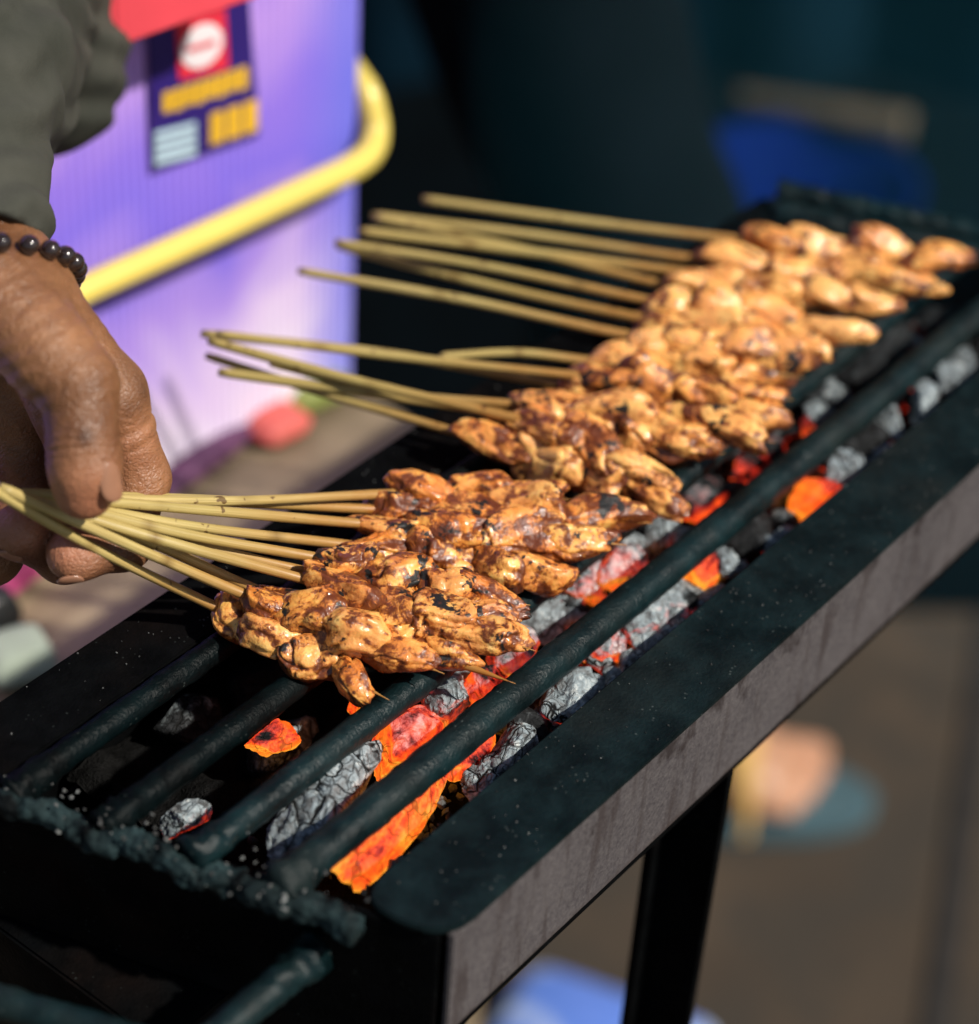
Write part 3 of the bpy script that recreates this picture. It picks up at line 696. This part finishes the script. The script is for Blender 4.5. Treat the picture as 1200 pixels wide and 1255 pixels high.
for k, (grp, lab, e, bs, tp, z, char, fat) in enumerate(SK):
    z = z + (.0030 if k % 2 else -.0016)      # every other one rides up on its neighbours
    B = on_z(*bs, z); T_ = on_z(*tp, z - (.004 if k < 10 else .002))
    E_ = at(*e) if e[2] else on_z(e[0], e[1], z + .001)
    ax = nrm(T_ - B); L = np.linalg.norm(T_ - B)
    t = thing('satay_skewer', tuple(B), lab, 'skewer', grp)
    rs2 = np.random.RandomState(50 + k)
    bend = np.array([0, 0, 1.]) * rs2.normal() * .0012 + np.cross(ax, [0, 0, 1]) * rs2.normal() * .0010
    mid = (E_ + B) / 2 + bend
    path = np.concatenate([catmull([E_, mid, B, (B + T_) / 2, T_], 14)]); n = len(path)
    s = np.concatenate([[0], np.cumsum(np.linalg.norm(np.diff(path, axis=0), axis=1))]); tot = s[-1]
    r0 = .00150 * rs2.uniform(.9, 1.12); rad = np.full(n, r0) * (1 + .04 * np.sin(s * 90 + k)); rad[0] *= .8
    rad = rad * np.clip((tot - s) / .016, .06, 1)
    V, F = tube_arr(path, rad, 10)
    lb = np.linalg.norm(E_ - B); sc = np.clip((s - lb * .50) / (lb * .48), 0, 1) ** 1.2
    nodes = rs2.uniform(.02, lb - .01, 1); ln = np.max([np.exp(-((s - q) / .0014) ** 2) for q in nodes], axis=0)
    rep = lambda a: np.concatenate([np.repeat(a, 10), a[:1], a[-1:]])
    o = obj_quads('stick', V, F, MT['bamboo'], t, attrs={'scorch': rep(sc), 'along': rep(ln) * .8, 'run': rep(s) + k, 'rx': np.concatenate([np.tile(np.cos(np.arange(10) * .6283), n), [0, 0]]), 'ry': np.concatenate([np.tile(np.sin(np.arange(10) * .6283), n), [0, 0]])}); o.color = (char, 0, rs2.rand(), 1)
    bare = .016 if k == 2 else (.0075 if k in (7, 8) else .0038 + .0028 * rs2.rand())
    Lm = L - bare; npc = 3 if L < .056 else 4
    fr = rs2.uniform(.8, 1.25, npc); fr = fr / fr.sum() * Lm; x = 0
    side = nrm(np.cross([0, 0, 1], ax)); upv = np.cross(ax, side)
    for j in range(npc):
        cl = x + fr[j] / 2; x += fr[j]
        tw = rs2.normal() * .9 + j * 1.3; v = side * math.cos(tw) + upv * math.sin(tw); w_ = np.cross(ax, v)
        u = nrm(ax + side * rs2.normal() * .22 + upv * rs2.normal() * .14)
        v = nrm(v - u * v.dot(u)); w_ = np.cross(u, v)
        taper = (.80 if j == npc - 1 else (.86 if j == 0 else 1.0)) * fat
        sz = (fr[j] * (.74 if j < npc - 1 else .82), (.0066 if k < 10 else .0061) * taper * rs2.uniform(.86, 1.22), .0056 * taper * rs2.uniform(.85, 1.2))
        c = B + ax * cl + side * rs2.normal() * .0008 + upv * (rs2.normal() * .0010)
        V, F, hol = meat_piece(c, (u, v, w_), sz, 1000 + k * 11 + j, 5 if k < 14 else 4, 1 if j == npc - 1 else (-.6 if j == 0 else 0))
        o = mesh('meat_chunk', V, F, MT['meat'], t, attrs={'hollow': hol}); o.color = (char * (.70 + .42 * rs2.rand()), (.60 if k < 10 else .55) * rs2.rand() ** 1.3 + (.05 if k < 10 else (.35 if k < 17 else .5)), rs2.rand(), 1)

# ------------------------------------------------------------------ person holding the skewers (hand, wrist, forearm)
def hand_fn(p):
    c = cs
    palm = chain(p, [(c(-42, 300, .607), .0175), (c(-62, 100, .655), .025), (c(-60, -160, .715), .032)], .01)
    palm = smin(palm, cone(p, c(14, 350, .604), c(-60, 330, .612), .0140, .0150), .010)
    for a, b_, ra, rb in ((c(26, 358, .602), c(133, 482, .612), .0125, .0098), (c(8, 345, .612), c(85, 490, .624), .0125, .0105),
                          (c(-30, 345, .620), c(20, 490, .638), .0125, .0105), (c(-62, 345, .622), c(-45, 480, .650), .0120, .0095)):
        palm = smin(palm, cone(p, a, b_, ra, rb), .007)
    palm = smin(palm, cone(p, c(-12, 360, .592), c(62, 440, .585), .0125, .0120), .008)
    thumb = [(c(20, 385, .592), .0120), (c(95, 470, .584), .0102), (c(101, 540, .583), .0085), (c(103, 572, .584), .0088), (c(104, 600, .587), .0081)]
    fing = [
        [(c(133, 482, .612), .0098), (c(171, 586, .625), .0079), (c(152, 664, .622), .0074), (c(96, 680, .612), .0066), (c(86, 679, .611), .0063)],
        [(c(85, 490, .624), .0103), (c(112, 600, .638), .0085), (c(78, 678, .630), .0078), (c(24, 650, .612), .0074)],
        [(c(20, 490, .638), .0103), (c(42, 610, .648), .0082), (c(-8, 682, .636), .0074), (c(-62, 645, .616), .0070)],
        [(c(-45, 480, .650), .0092), (c(-38, 590, .655), .0070), (c(-80, 652, .644), .0063), (c(-112, 622, .625), .0060)]]
    d = smin(palm, chain(p, thumb, .004), .0028)
    # wrinkles over the thumb's joint and web
    ax = nrm(c(101, 572, .584) - c(93, 470, .584)).astype(np.float32); tt = (p - c(99, 548, .583)) @ ax
    near = np.exp(-(cone(p, c(97, 530, .583), c(100, 566, .583), .009, .009) / .004) ** 2)
    d = d + .00036 * np.sin(tt * 3000 + 2 * vn(p * 200, 3)) * np.exp(-(tt / .0035) ** 2) * near
    web = c(40, 440, .585); dirw = np.array([.50, .83, .15], np.float32); sw = (p - web) @ dirw
    d = d + .00030 * np.sin(sw * 1500 + 2.2 * vn(p * 90, 6)) * np.exp(-(np.linalg.norm((p - web) * [1, 1, .6], axis=-1) / .019) ** 2)
    d = d - .0006 * vn(p * 60, 2) - .00022 * vn(p * 160, 5)
    out = d
    for k, fg in enumerate(fing):
        e = chain(p, fg, .0035)
        if k == 0:
            a0 = nrm(fg[1][0] - fg[0][0]).astype(np.float32); q = (p - c(160, 538, .615)) @ a0
            m = np.exp(-((p[..., 0] - c(165, 0, .615)[0]) / .012) ** 2)
            e = e + m * (.0006 * np.exp(-((q + .0035) / .0006) ** 2) + .0005 * np.exp(-((q - .0015) / .0005) ** 2) - .0003 * np.exp(-((q + .001) / .0018) ** 2))
        e = e - .00025 * vn(p * 160, 7 + k)
        out = np.minimum(out, smin(d, e, .0045 if k else .0035))
    return out
lo = cs(-150, -60, .56); hi = cs(225, 730, .70)
V, F = nets(hand_fn, (-.165, -.135, .560), (-.078, .026, .705), .00075)
per = thing('person', tuple(at(-60, 300, .62) * [1, 1, 0] + [0, 0, .70]), 'person in an olive grey sleeve and dark bead bracelet pinching a bunch of skewers', 'person')
def soft(V, c, r): return np.exp(-(np.linalg.norm(V - c, axis=1) / r) ** 2)
rosy = np.clip(soft(V, cs(105, 615, .580), .010) + soft(V, cs(80, 672, .605), .010) + soft(V, cs(20, 640, .605), .010) + .5 * soft(V, cs(160, 560, .61), .012), 0, 1)
dark = np.clip(.9 * soft(V, cs(104, 535, .574), .0022) + .8 * soft(V, cs(163, 505, .603), .0028) + .7 * soft(V, cs(175, 478, .608), .005) + .5 * soft(V, cs(150, 450, .606), .005) + .8 * soft(V, cs(150, 700, .615), .010) + .7 * soft(V, cs(10, 690, .612), .012), 0, 1)  # dark skin spots, plus shade painted under the index and middle fingertips
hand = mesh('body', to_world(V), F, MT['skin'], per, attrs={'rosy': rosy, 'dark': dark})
def nail(c0, along, normal, wd, ln, parent=per, mat=None, bulge=.35):
    V, F = ico(3); a = nrm(along); n = nrm(np.asarray(normal) - a * np.dot(normal, a)); s = np.cross(a, n); c0 = np.asarray(c0, float)
    for it in range(10): c0 = c0 - n * float(hand_fn(c0.astype(np.float32)[None])[0]) * .8
    c0 = c0 + n * .0002
    q = np.sign(V) * np.abs(V) ** .75; z = np.maximum(q[:, 2], -.2) * .0007 - bulge * (q[:, 1] ** 2) * wd
    W = q[:, :1] * ln * a + q[:, 1:2] * wd * s + z[:, None] * n
    return mesh('fingernail', to_world(np.asarray(c0) + W), F, mat or MT['nail'], parent)
nail(cs(132, 588, .581), cs(128, 612, .5835) - cs(119, 568, .580), np.array([.80, -.20, -.58]), .0042, .0056)
nail(cs(86, 704, .609), np.array([-.95, .05, -.25]), np.array([-.15, .97, -.22]), .0028, .0036)
nail(cs(12, 680, .611), np.array([-.8, -.35, -.45]), np.array([-.15, .97, -.20]), .0028, .0036)
# bracelet
axw = nrm([-.10, -.95, .22]); cen = cs(-14, 338, .607); lat = nrm(np.array([1, .10, .10]) - axw * np.dot([1, .10, .10], axw)); fr_ = np.cross(axw, lat)
if fr_[2] > 0: fr_ = -fr_
br = bpy.data.objects.new('bracelet', None); COL.objects.link(br); br.parent = per; br.location = (0, 0, 0); br['_at'] = per['_at']
br['label'] = 'bracelet of shiny dark brown round beads'
for k in range(24):
    a = 2 * math.pi * k / 24 + .08; p = cen + lat * .0225 * math.cos(a) + fr_ * .0190 * math.sin(a)
    # settle each bead on the skin
    for it in range(12):
        dd_ = float(hand_fn(p.astype(np.float32)[None])[0]); p = p + nrm(p - cen) * (.0019 - dd_) * .8
    V, F = ico(3); mesh('bead', to_world(p + V * .0027), F, MT['bead'], br)
# sleeve pushed up the forearm, with a loose hanging fold
def sleeve_fn(p):
    c = cs
    arm = chain(p, [(c(-42, 300, .607), .0175), (c(-62, 100, .655), .025), (c(-60, -160, .715), .032)], .01)
    s = (p - c(0, 200, .65)) @ np.array([.25, .95, .1], np.float32); lo_ = np.clip(-s / .03, 0, 1)
    d = smin(arm - .0032 - .0055 * lo_, chain(p, [(c(-60, 100, .685), .036), (c(-60, -160, .74), .048)], .012), .012)
    d = smin(d, cone(p, c(62, 112, .765), c(62, 10, .785), .018, .022), .016)
    d = smin(d, cone(p, c(30, 60, .75), c(30, -160, .80), .026, .034), .025)
    d = d - .0012 - .0011 * np.sin(s * 420 + 3 * vn(p * 50, 3)) - .0012 * vn(p * 60, 9) + (.0022 * vn(p * 45, 19) + .0008 * np.abs(vn(p * 90, 29))) * lo_
    cut = (p - c(0, 284, .61)) @ np.array([-.22, .96, -.15], np.float32)
    d = np.maximum(d, cut)
    return np.maximum(d, -(arm - .0006))
V, F = nets(sleeve_fn, (-.20, -.30, .56), (-.08, -.055, .90), .0017)
mesh('sleeve', to_world(V), F, MT['sleeve'], per)

# ------------------------------------------------------------------ table, purple box and the things on the table
table = thing('wooden_table', (-.1, .5, 0), 'worn tan wooden table standing behind the grill under the purple box', 'table')
box('table_top', -.75, .222, .098, .95, .675, .700, MT['table'], table, bev=.002)
for x in (-.70, .18):
    for y in (.15, .90): box('leg', x - .02, x + .02, y - .02, y + .02, 0, .674, MT['table'], table)
A0 = on_z(200, 590, .70); pd = nrm([.99459, -.10385, 0]); pn = np.array([pd[1], -pd[0], 0])   # pn faces the camera
pbox = thing('plastic_box', tuple(A0), 'tall purple ribbed plastic box with a yellow handle tube and navy poster', 'box')
u0, u1 = -.30, float(np.dot(on_plane(433, 300, A0, pn) - A0, pd)); zt = 1.12
def panel_pt(u, z, o=0): return A0 + pd * u + pn * o + np.array([0, 0, z - .70])
nu = 480; us = np.linspace(u0, u1, nu); off = .00038 * np.sin(2 * np.pi * us / .0040)
V = np.concatenate([[panel_pt(u, .7015, o) for u, o in zip(us, off)], [panel_pt(u, zt, o) for u, o in zip(us, off)],
                    [panel_pt(u, .7015, -.004) for u in us], [panel_pt(u, zt, -.004) for u in us]])
I = np.arange(nu); F = []
for k in range(nu - 1):
    F += [(k, k + 1, nu + k + 1, nu + k), (2 * nu + k + 1, 2 * nu + k, 3 * nu + k, 3 * nu + k + 1), (nu + k, nu + k + 1, 3 * nu + k + 1, 3 * nu + k), (k + 1, k, 2 * nu + k, 2 * nu + k + 1)]
F += [(0, nu, 3 * nu, 2 * nu), (nu - 1, 3 * nu - 1, 4 * nu - 1, 2 * nu - 1)]
obj_quads('front_panel', V, F, MT['panel'], pbox, smooth=False)
def pslab(name, ua, ub, oa, ob, z0, z1, mat, parent=pbox, bev=.0015):
    return prism(name, [(ua, oa), (ub, oa), (ub, ob), (ua, ob)], z0, z1, mat, parent, bev=bev, axis=(A0 * [1, 1, 0], pd, pn, (0, 0, 1)))
pslab('side_panel', u1 - .004, u1, -.30, -.0045, .7015, zt, MT['panel'])
pslab('side_panel', u0, u0 + .004, -.30, -.0045, .7015, zt, MT['panel'])
pslab('back_panel', u0, u1, -.304, -.3005, .7015, zt, MT['panel'])
pslab('lid', u0 - .004, u1 + .004, -.308, .004, zt + .0005, zt + .014, MT['panel'])
def pp(x, y, o=.0): return on_plane(x, y, A0 + pn * o, pn)
tube = [pp(-60, 432, .016), pp(110, 352, .016), pp(250, 289, .016), pp(380, 229, .016), pp(425, 208, .015), pp(452, 188, .012), pp(460, 160, .006), pp(452, 120, .0), pp(438, 96, -.008), pp(425, 78, -.02)]
V, F = tube_arr(catmull(tube, 10), .0056, 20); obj_quads('handle_tube', V, F, MT['yellow'], pbox)
def decal(name, pts, o0, o1, mat, parent, rad=None):
    q = []
    for x, y in pts:
        w3 = pp(x, y, o0); q.append((float(np.dot(w3 - A0, pd)), float(w3[2] - .70)))
    if rad: q = rounded(q, [rad] * len(q), 5)
    return prism(name, q, o0, o1, mat, parent, bev=.0002, axis=(A0, pd, (0, 0, 1), pn))
ps = decal('poster', [(180, 38), (304, -6), (317, 165), (186, 211)], .0012, .0020, MT['poster'], pbox)
def sub(name, pts, mat, o0=.0021, o1=.0026, rad=None): return decal(name, pts, o0, o1, mat, ps, rad)
sub('emblem', [(214, 26), (276, 10), (280, 84), (219, 99)], MT['pred'], rad=.001)
cc = [(247 + 26 * math.cos(a) , 56 - 8 * math.cos(a) + 27 * math.sin(a)) for a in np.linspace(0, 2 * math.pi, 28, endpoint=False)]
sub('emblem_disc', cc, MT['pwhite'], .0027, .0031)
sub('emblem_band', [(230, 58), (264, 48), (264, 55), (230, 65)], MT['pred'], .0032, .0034)
def glyph(x, y, w_, h, sl, mat, k):
    """one blurred unreadable printed character"""
    q = [(x, y), (x + w_, y - sl * w_), (x + w_, y - sl * w_ + h), (x, y + h)]
    sub('character', q, mat, rad=.0008)
for k in range(8): glyph(199 + k * 13.2, 114 - k * 4.3, 11.4, 27 if k % 2 else 25, .33, MT['pyel'], k)
for k in range(3): glyph(257 + k * 20.4, 140 - k * 6.6, 17.5, 38, .33, MT['pyel'], k)
for k in range(4): sub('text_line', [(189, 162 + k * 11), (240, 149 + k * 11), (240, 157 + k * 11), (189, 170 + k * 11)], MT['pblue'])
# red tray hung on the front of the box
rt = thing('red_tray', tuple(pp(205, 20, .02)), 'coral red plastic tray hung at the top of the purple box', 'tray')
ua = float(np.dot(pp(106, 20, .03) - A0, pd)); ub = float(np.dot(pp(312, 0, .03) - A0, pd)); zr = pp(205, 18, .03)[2]
prism('tray_bowl', rounded([(ua, .0042), (ub, .0042), (ub, .040), (ua, .040)], [0, 0, .008, .008]), zr, zr + .05, MT['red'], rt, bev=.002, axis=(A0 * [1, 1, 0], pd, pn, (0, 0, 1)))
prism('rim', rounded([(ua - .004, .0042), (ub + .004, .0042), (ub + .004, .044), (ua - .004, .044)], [0, 0, .009, .009]), zr + .0505, zr + .055, MT['red'], rt, bev=.001, axis=(A0 * [1, 1, 0], pd, pn, (0, 0, 1)))
def pouch(name, c, d, ln, wd, th, mat, label, cat, seed, group=None, tilt=0, rise=None, sq=.45):
    V, F = ico(4); V = V.copy(); q = np.sign(V) * np.abs(V) ** np.array([sq, sq, 1.0])
    q[:, 2] *= (1 - .75 * np.clip(np.abs(q[:, 0]), 0, 1) ** 4); q = q + .05 * fbm(V * 3, seed, 3)[:, None]
    a, u, w_ = frame(d); u2 = u * math.cos(tilt) + w_ * math.sin(tilt); w2 = np.cross(a, u2)
    W = q[:, :1] * a * ln + q[:, 1:2] * u2 * wd + q[:, 2:] * w2 * th
    W[:, 2] -= W[:, 2].min(); base = np.array([c[0], c[1], rise if rise is not None else c[2]])
    return tag(mesh(name, base + W, F, mat, None, tuple(base)), label, cat, group)
def edge(px, py, z=.70): return on_z(px, py, z)
PK = 'snack packets lying along the foot of the purple box'
pouch('snack_packet', edge(252, 572), edge(300, 535) - edge(205, 608), .033, .0065, .005, MT['purple'], 'long dull purple packet lying at the foot of the purple box', 'packet', 1, PK)
pouch('snack_packet', edge(340, 533), edge(385, 512) - edge(300, 555), .0135, .010, .006, MT['coral'], 'coral red packet between the purple and green ones', 'packet', 2, PK)
pouch('snack_packet', edge(385, 492), edge(435, 470) - edge(340, 512), .017, .010, .007, MT['green'], 'light green packet nearest the table corner', 'packet', 3, PK)
pouch('folded_cloth', edge(-6, 716), (1, .1, 0), .028, .016, .010, MT['magenta'], 'magenta cloth lying on the table under the hand', 'cloth', 4)
pouch('crumpled_paper', edge(22, 826), (.4, 1, 0), .014, .013, .008, MT['paper'], 'pale green white crumpled paper on the table by the grill', 'paper', 5)
pouch('black_lid', edge(-10, 783), (1, 0, 0), .010, .010, .012, MT['blackplastic'], 'small black plastic lid on the table left of the grill', 'lid', 6)

# ------------------------------------------------------------------ bystander behind the grill: legs, sandals, dark clothes
fwd = nrm([.62, -.78, 0]); lft = np.array([.78, .62, 0])
def leg_set(toe, hipz):
    toe = np.array(toe); heel = toe - fwd * .225
    return toe, heel
TOE1 = np.array([.809, .240, 0.0]); TOE2 = np.array([.66, .55, 0.0]) - fwd * .08
def foot_sdf(p, toe):
    h = toe - fwd * .215; z = np.array([0, 0, 1.]); S = .022
    hl = h + z * (S + .028); an = h + fwd * .035 + z * .115; ball = toe - fwd * .065 + z * (S + .022)
    d = cone(p, hl, an, .029, .034); d = smin(d, cone(p, an, ball + lft * .010, .032, .021), .03); d = smin(d, cone(p, hl, ball - lft * .016, .027, .020), .03)
    d = smin(d, cone(p, ball + lft * .024, ball - lft * .024, .020, .018), .02)
    d = smin(d, cone(p, an, an + z * .30 + fwd * .005, .034, .050), .03)
    for j, (o, ln, r) in enumerate(((.031, .052, .0125), (.012, .052, .0095), (-.004, .045, .009), (-.019, .036, .0085), (-.033, .024, .008))):
        b0 = ball + lft * o * .9 - z * .006; e0 = ball + lft * o + fwd * ln - z * .011
        d = smin(d, cone(p, b0, e0, r * 1.1, r), .007)
    return np.maximum(d, S - p[..., 2])
def two_feet(p):
    z = np.array([0, 0, 1.]); d = np.minimum(foot_sdf(p, TOE1), foot_sdf(p, TOE2)); m = (TOE1 + TOE2) / 2 - fwd * .285
    for toe in (TOE1, TOE2):
        k = toe - fwd * .205 + z * .50; h = (toe * .65 + (TOE1 + TOE2) / 2 * .35) - fwd * .285 + z * .86
        d = smin(d, cone(p, toe - fwd * .175 + z * .38, k, .046, .050), .03); d = smin(d, cone(p, k, h, .050, .070), .03)
    return smin(d, cone(p, m + z * .88 - lft * .06, m + z * .88 + lft * .06, .085, .085), .05)
by = thing('person', (.70, .42, 0), 'bystander in black trousers and sandals standing behind the grill', 'person')
V, F = nets(two_feet, (.24, .14, .0), (.86, .80, 1.0), .005)
mesh('body', V, F, MT['skin2'], by, attrs={'rosy': np.zeros(len(V)) + .25 * (V[:, 2] < .05), 'dark': np.zeros(len(V))})
for toe in (TOE1, TOE2):
    out = []
    for a in np.linspace(0, 2 * np.pi, 40, endpoint=False):
        l = .132 * math.cos(a); s_ = math.sin(a) * (.040 + .010 * math.cos(a)); q = toe - fwd * .098 + fwd * l + lft * s_; out.append((q[0], q[1]))
    sd = prism('sandal', out, .001, .0215, MT['sandal'], by, bev=.004)
    sv = np.linspace(-1, 1, 25); n = len(sv)
    st = np.array([toe - fwd * (.104 - .03 * abs(q)) + lft * .056 * q + np.array([0, 0, .0215 + .109 * math.cos(q * math.pi / 2) ** .6]) for q in sv])
    hw = (.003 + .036 * (1 - np.abs(sv) ** .8))[:, None]; sl_ = np.array([0, 0, .034]) * (1 - np.abs(sv))[:, None]
    V = np.concatenate([st - fwd * hw + sl_ * .3, st + fwd * hw - sl_ * .6, st - fwd * hw + sl_ * .3 + [0, 0, .003], st + fwd * hw - sl_ * .6 + [0, 0, .003]]); F = []
    for k in range(n - 1): F += [(k, n + k, n + k + 1, k + 1), (2 * n + k, 2 * n + k + 1, 3 * n + k + 1, 3 * n + k), (k, k + 1, 2 * n + k + 1, 2 * n + k), (n + k, 3 * n + k, 3 * n + k + 1, n + k + 1)]
    obj_quads('sunlit_band', V, F, MT['sunlit_band'], sd)  # mustard band added over the instep to colour it as sunlit
def trousers(p):
    z = np.array([0, 0, 1.]); ds = []
    for toe in (TOE1, TOE2):
        a = toe - fwd * .18 + z * .22; k = toe - fwd * .205 + z * .50; h = (toe * .65 + (TOE1 + TOE2) / 2 * .35) - fwd * .285 + z * .90
        ds.append(smin(cone(p, a, k, .066, .070), cone(p, k, h, .070, .095), .03))
    d = smin(ds[0], ds[1], .03); m = (TOE1 + TOE2) / 2 - fwd * .285
    d = smin(d, cone(p, m + z * .92 - lft * .06, m + z * .92 + lft * .06, .125, .125), .06)
    d = d + .006 * vn(p * 14, 4) + .004 * np.sin(p[..., 2] * 60 + 4 * vn(p * 8, 2)) * np.clip(1 - p[..., 2] / .6, 0.1, 1)
    return np.maximum(np.maximum(d, .22 - p[..., 2]), p[..., 2] - .98)
V, F = nets(trousers, (.16, .10, .20), (1.0, .95, 1.0), .009)
mesh('trousers', V, F, MT['trouser'], by)
def shirt(p):
    z = np.array([0, 0, 1.]); m = (TOE1 + TOE2) / 2 - fwd * .30
    d = smin(cone(p, m + z * .98 - lft * .06, m + z * .98 + lft * .06, .14, .14), cone(p, m + z * 1.38 - lft * .10, m + z * 1.38 + lft * .10, .13, .13), .1)
    d = np.maximum(d, .94 - p[..., 2]); return d + .005 * vn(p * 12, 5)
V, F = nets(shirt, (.08, .1, .92), (1.0, 1.1, 1.56), .012)
mesh('shirt', V, F, MT['trouser'], by)

# ------------------------------------------------------------------ dark sheets for the stall's shade, basin with a wooden ladle, blue bag
tx = np.linspace(0, 1, 160); P0, P1 = np.array([.75, 2.05, 0]), np.array([2.65, .05, 0]); dn = nrm(np.cross(P1 - P0, [0, 0, 1]))
V = []
for zz in np.linspace(.0, 2.3, 24):
    for t in tx: V.append(P0 + (P1 - P0) * t + dn * (.03 * math.sin(t * 70 + math.sin(zz * 2)) + .02 * math.sin(t * 31)) + [0, 0, zz + .014])
V = np.array(V); I = np.arange(len(V)).reshape(24, 160); F = np.stack([I[:-1, :-1], I[:-1, 1:], I[1:, 1:], I[1:, :-1]], -1).reshape(-1, 4)
V2 = V + dn * .003; n0 = len(V)
tag(mesh('shade_backdrop', np.concatenate([V, V2]), np.concatenate([F, F[:, ::-1] + n0]), MT['dark_back']), 'added dark teal curtain hanging behind the grill', 'backdrop')  # dark surface added so the space behind the grill reads as shaded
mt = [P0 + dn * .02, P1 + dn * .02]
dn2 = -dn if np.dot(dn, CAM - P0) < 0 else dn
q = [P0 - dn2 * .4, P1 - dn2 * .4, P1 + dn2 * .98, P0 + dn2 * .95]
prism('shade_sheet', [(p[0], p[1]) for p in q], .004, .010, MT['mat'], bev=.001)  # dark sheet laid down so the ground back here looks shaded
tag(bpy.data.objects['shade_sheet'], 'large dark sheet added on the ground in place of shade', 'mat')
bc = on_z(985, 212, .09); bs_ = thing('plastic_basin', (bc[0], bc[1], .010), 'deep blue round plastic basin on the dark sheet', 'basin')
prof = [(.0, .002), (.085, .002), (.115, .075), (.120, .078), (.126, .078), (.126, .074), (.121, .070), (.090, -.0), (.0, -.0)]
n = 40; V = []; F = []
for r, z in prof:
    for a in np.linspace(0, 2 * np.pi, n, endpoint=False): V.append((bc[0] + r * math.cos(a), bc[1] + r * math.sin(a), .0105 + z))
for k in range(len(prof) - 1):
    for j in range(n): F.append((k * n + j, k * n + (j + 1) % n, (k + 1) * n + (j + 1) % n, (k + 1) * n + j))
obj_quads('bowl', V, F, MT['basin'], bs_)
pa, pb = on_z(905, 118, .095), on_z(1112, 158, .105)
V, F = tube_arr(catmull([pa, pa * .7 + pb * .3, pa * .3 + pb * .7, pb], 8), [.010 + .010 * (k / 24) for k in range(25)], 14)
lad = obj_quads('wooden_paddle', V, F, MT['woodgrey'], None, tuple(pa)); tag(lad, 'pale wooden paddle lying across the far rim of the blue basin', 'paddle')
pA, pB = on_z(640, 1158, .05), on_z(890, 1248, .05); dx = nrm(pB - pA); bk = np.array([-dx[1], dx[0], 0]);
if np.dot(bk, f_) > 0: bk = -bk
ctr = (pA + pB) / 2 + bk * .12; ctr[2] = .004
pouch('blue_bag', ctr, dx, np.linalg.norm(pB - pA) / 2 * 1.0, .12, .022, MT['bluebag'], 'blue and white printed plastic bag on the ground under the grill', 'bag', 9, sq=.13)
V, F = ico(5); sc_ = at(1400, 60, 1.25)
b = bpy.data.materials.new('thin_smoke'); b.use_nodes = True; b.node_tree.nodes.clear()
pv = b.node_tree.nodes.new('ShaderNodeVolumePrincipled'); mo = b.node_tree.nodes.new('ShaderNodeOutputMaterial'); b.node_tree.links.new(pv.outputs[0], mo.inputs['Volume'])
pv.inputs['Color'].default_value = (.12, .62, .85, 1); pv.inputs['Density'].default_value = .048
V2_ = np.array([.235, .045, .905]); tag(mesh('smoke', V2_ + V * [.13, .12, .075], F, b, None, tuple(V2_)), 'faint veil of smoke rising from the far end of the grill', 'smoke', kind='stuff')
tag(mesh('smoke', sc_ + V * [.37, .37, .36], F, b, None, tuple(sc_)), 'thin bluish smoke drifting over the far end of the grill', 'smoke', kind='stuff')
for o in bpy.data.objects:
    if '_at' in o: del o['_at']
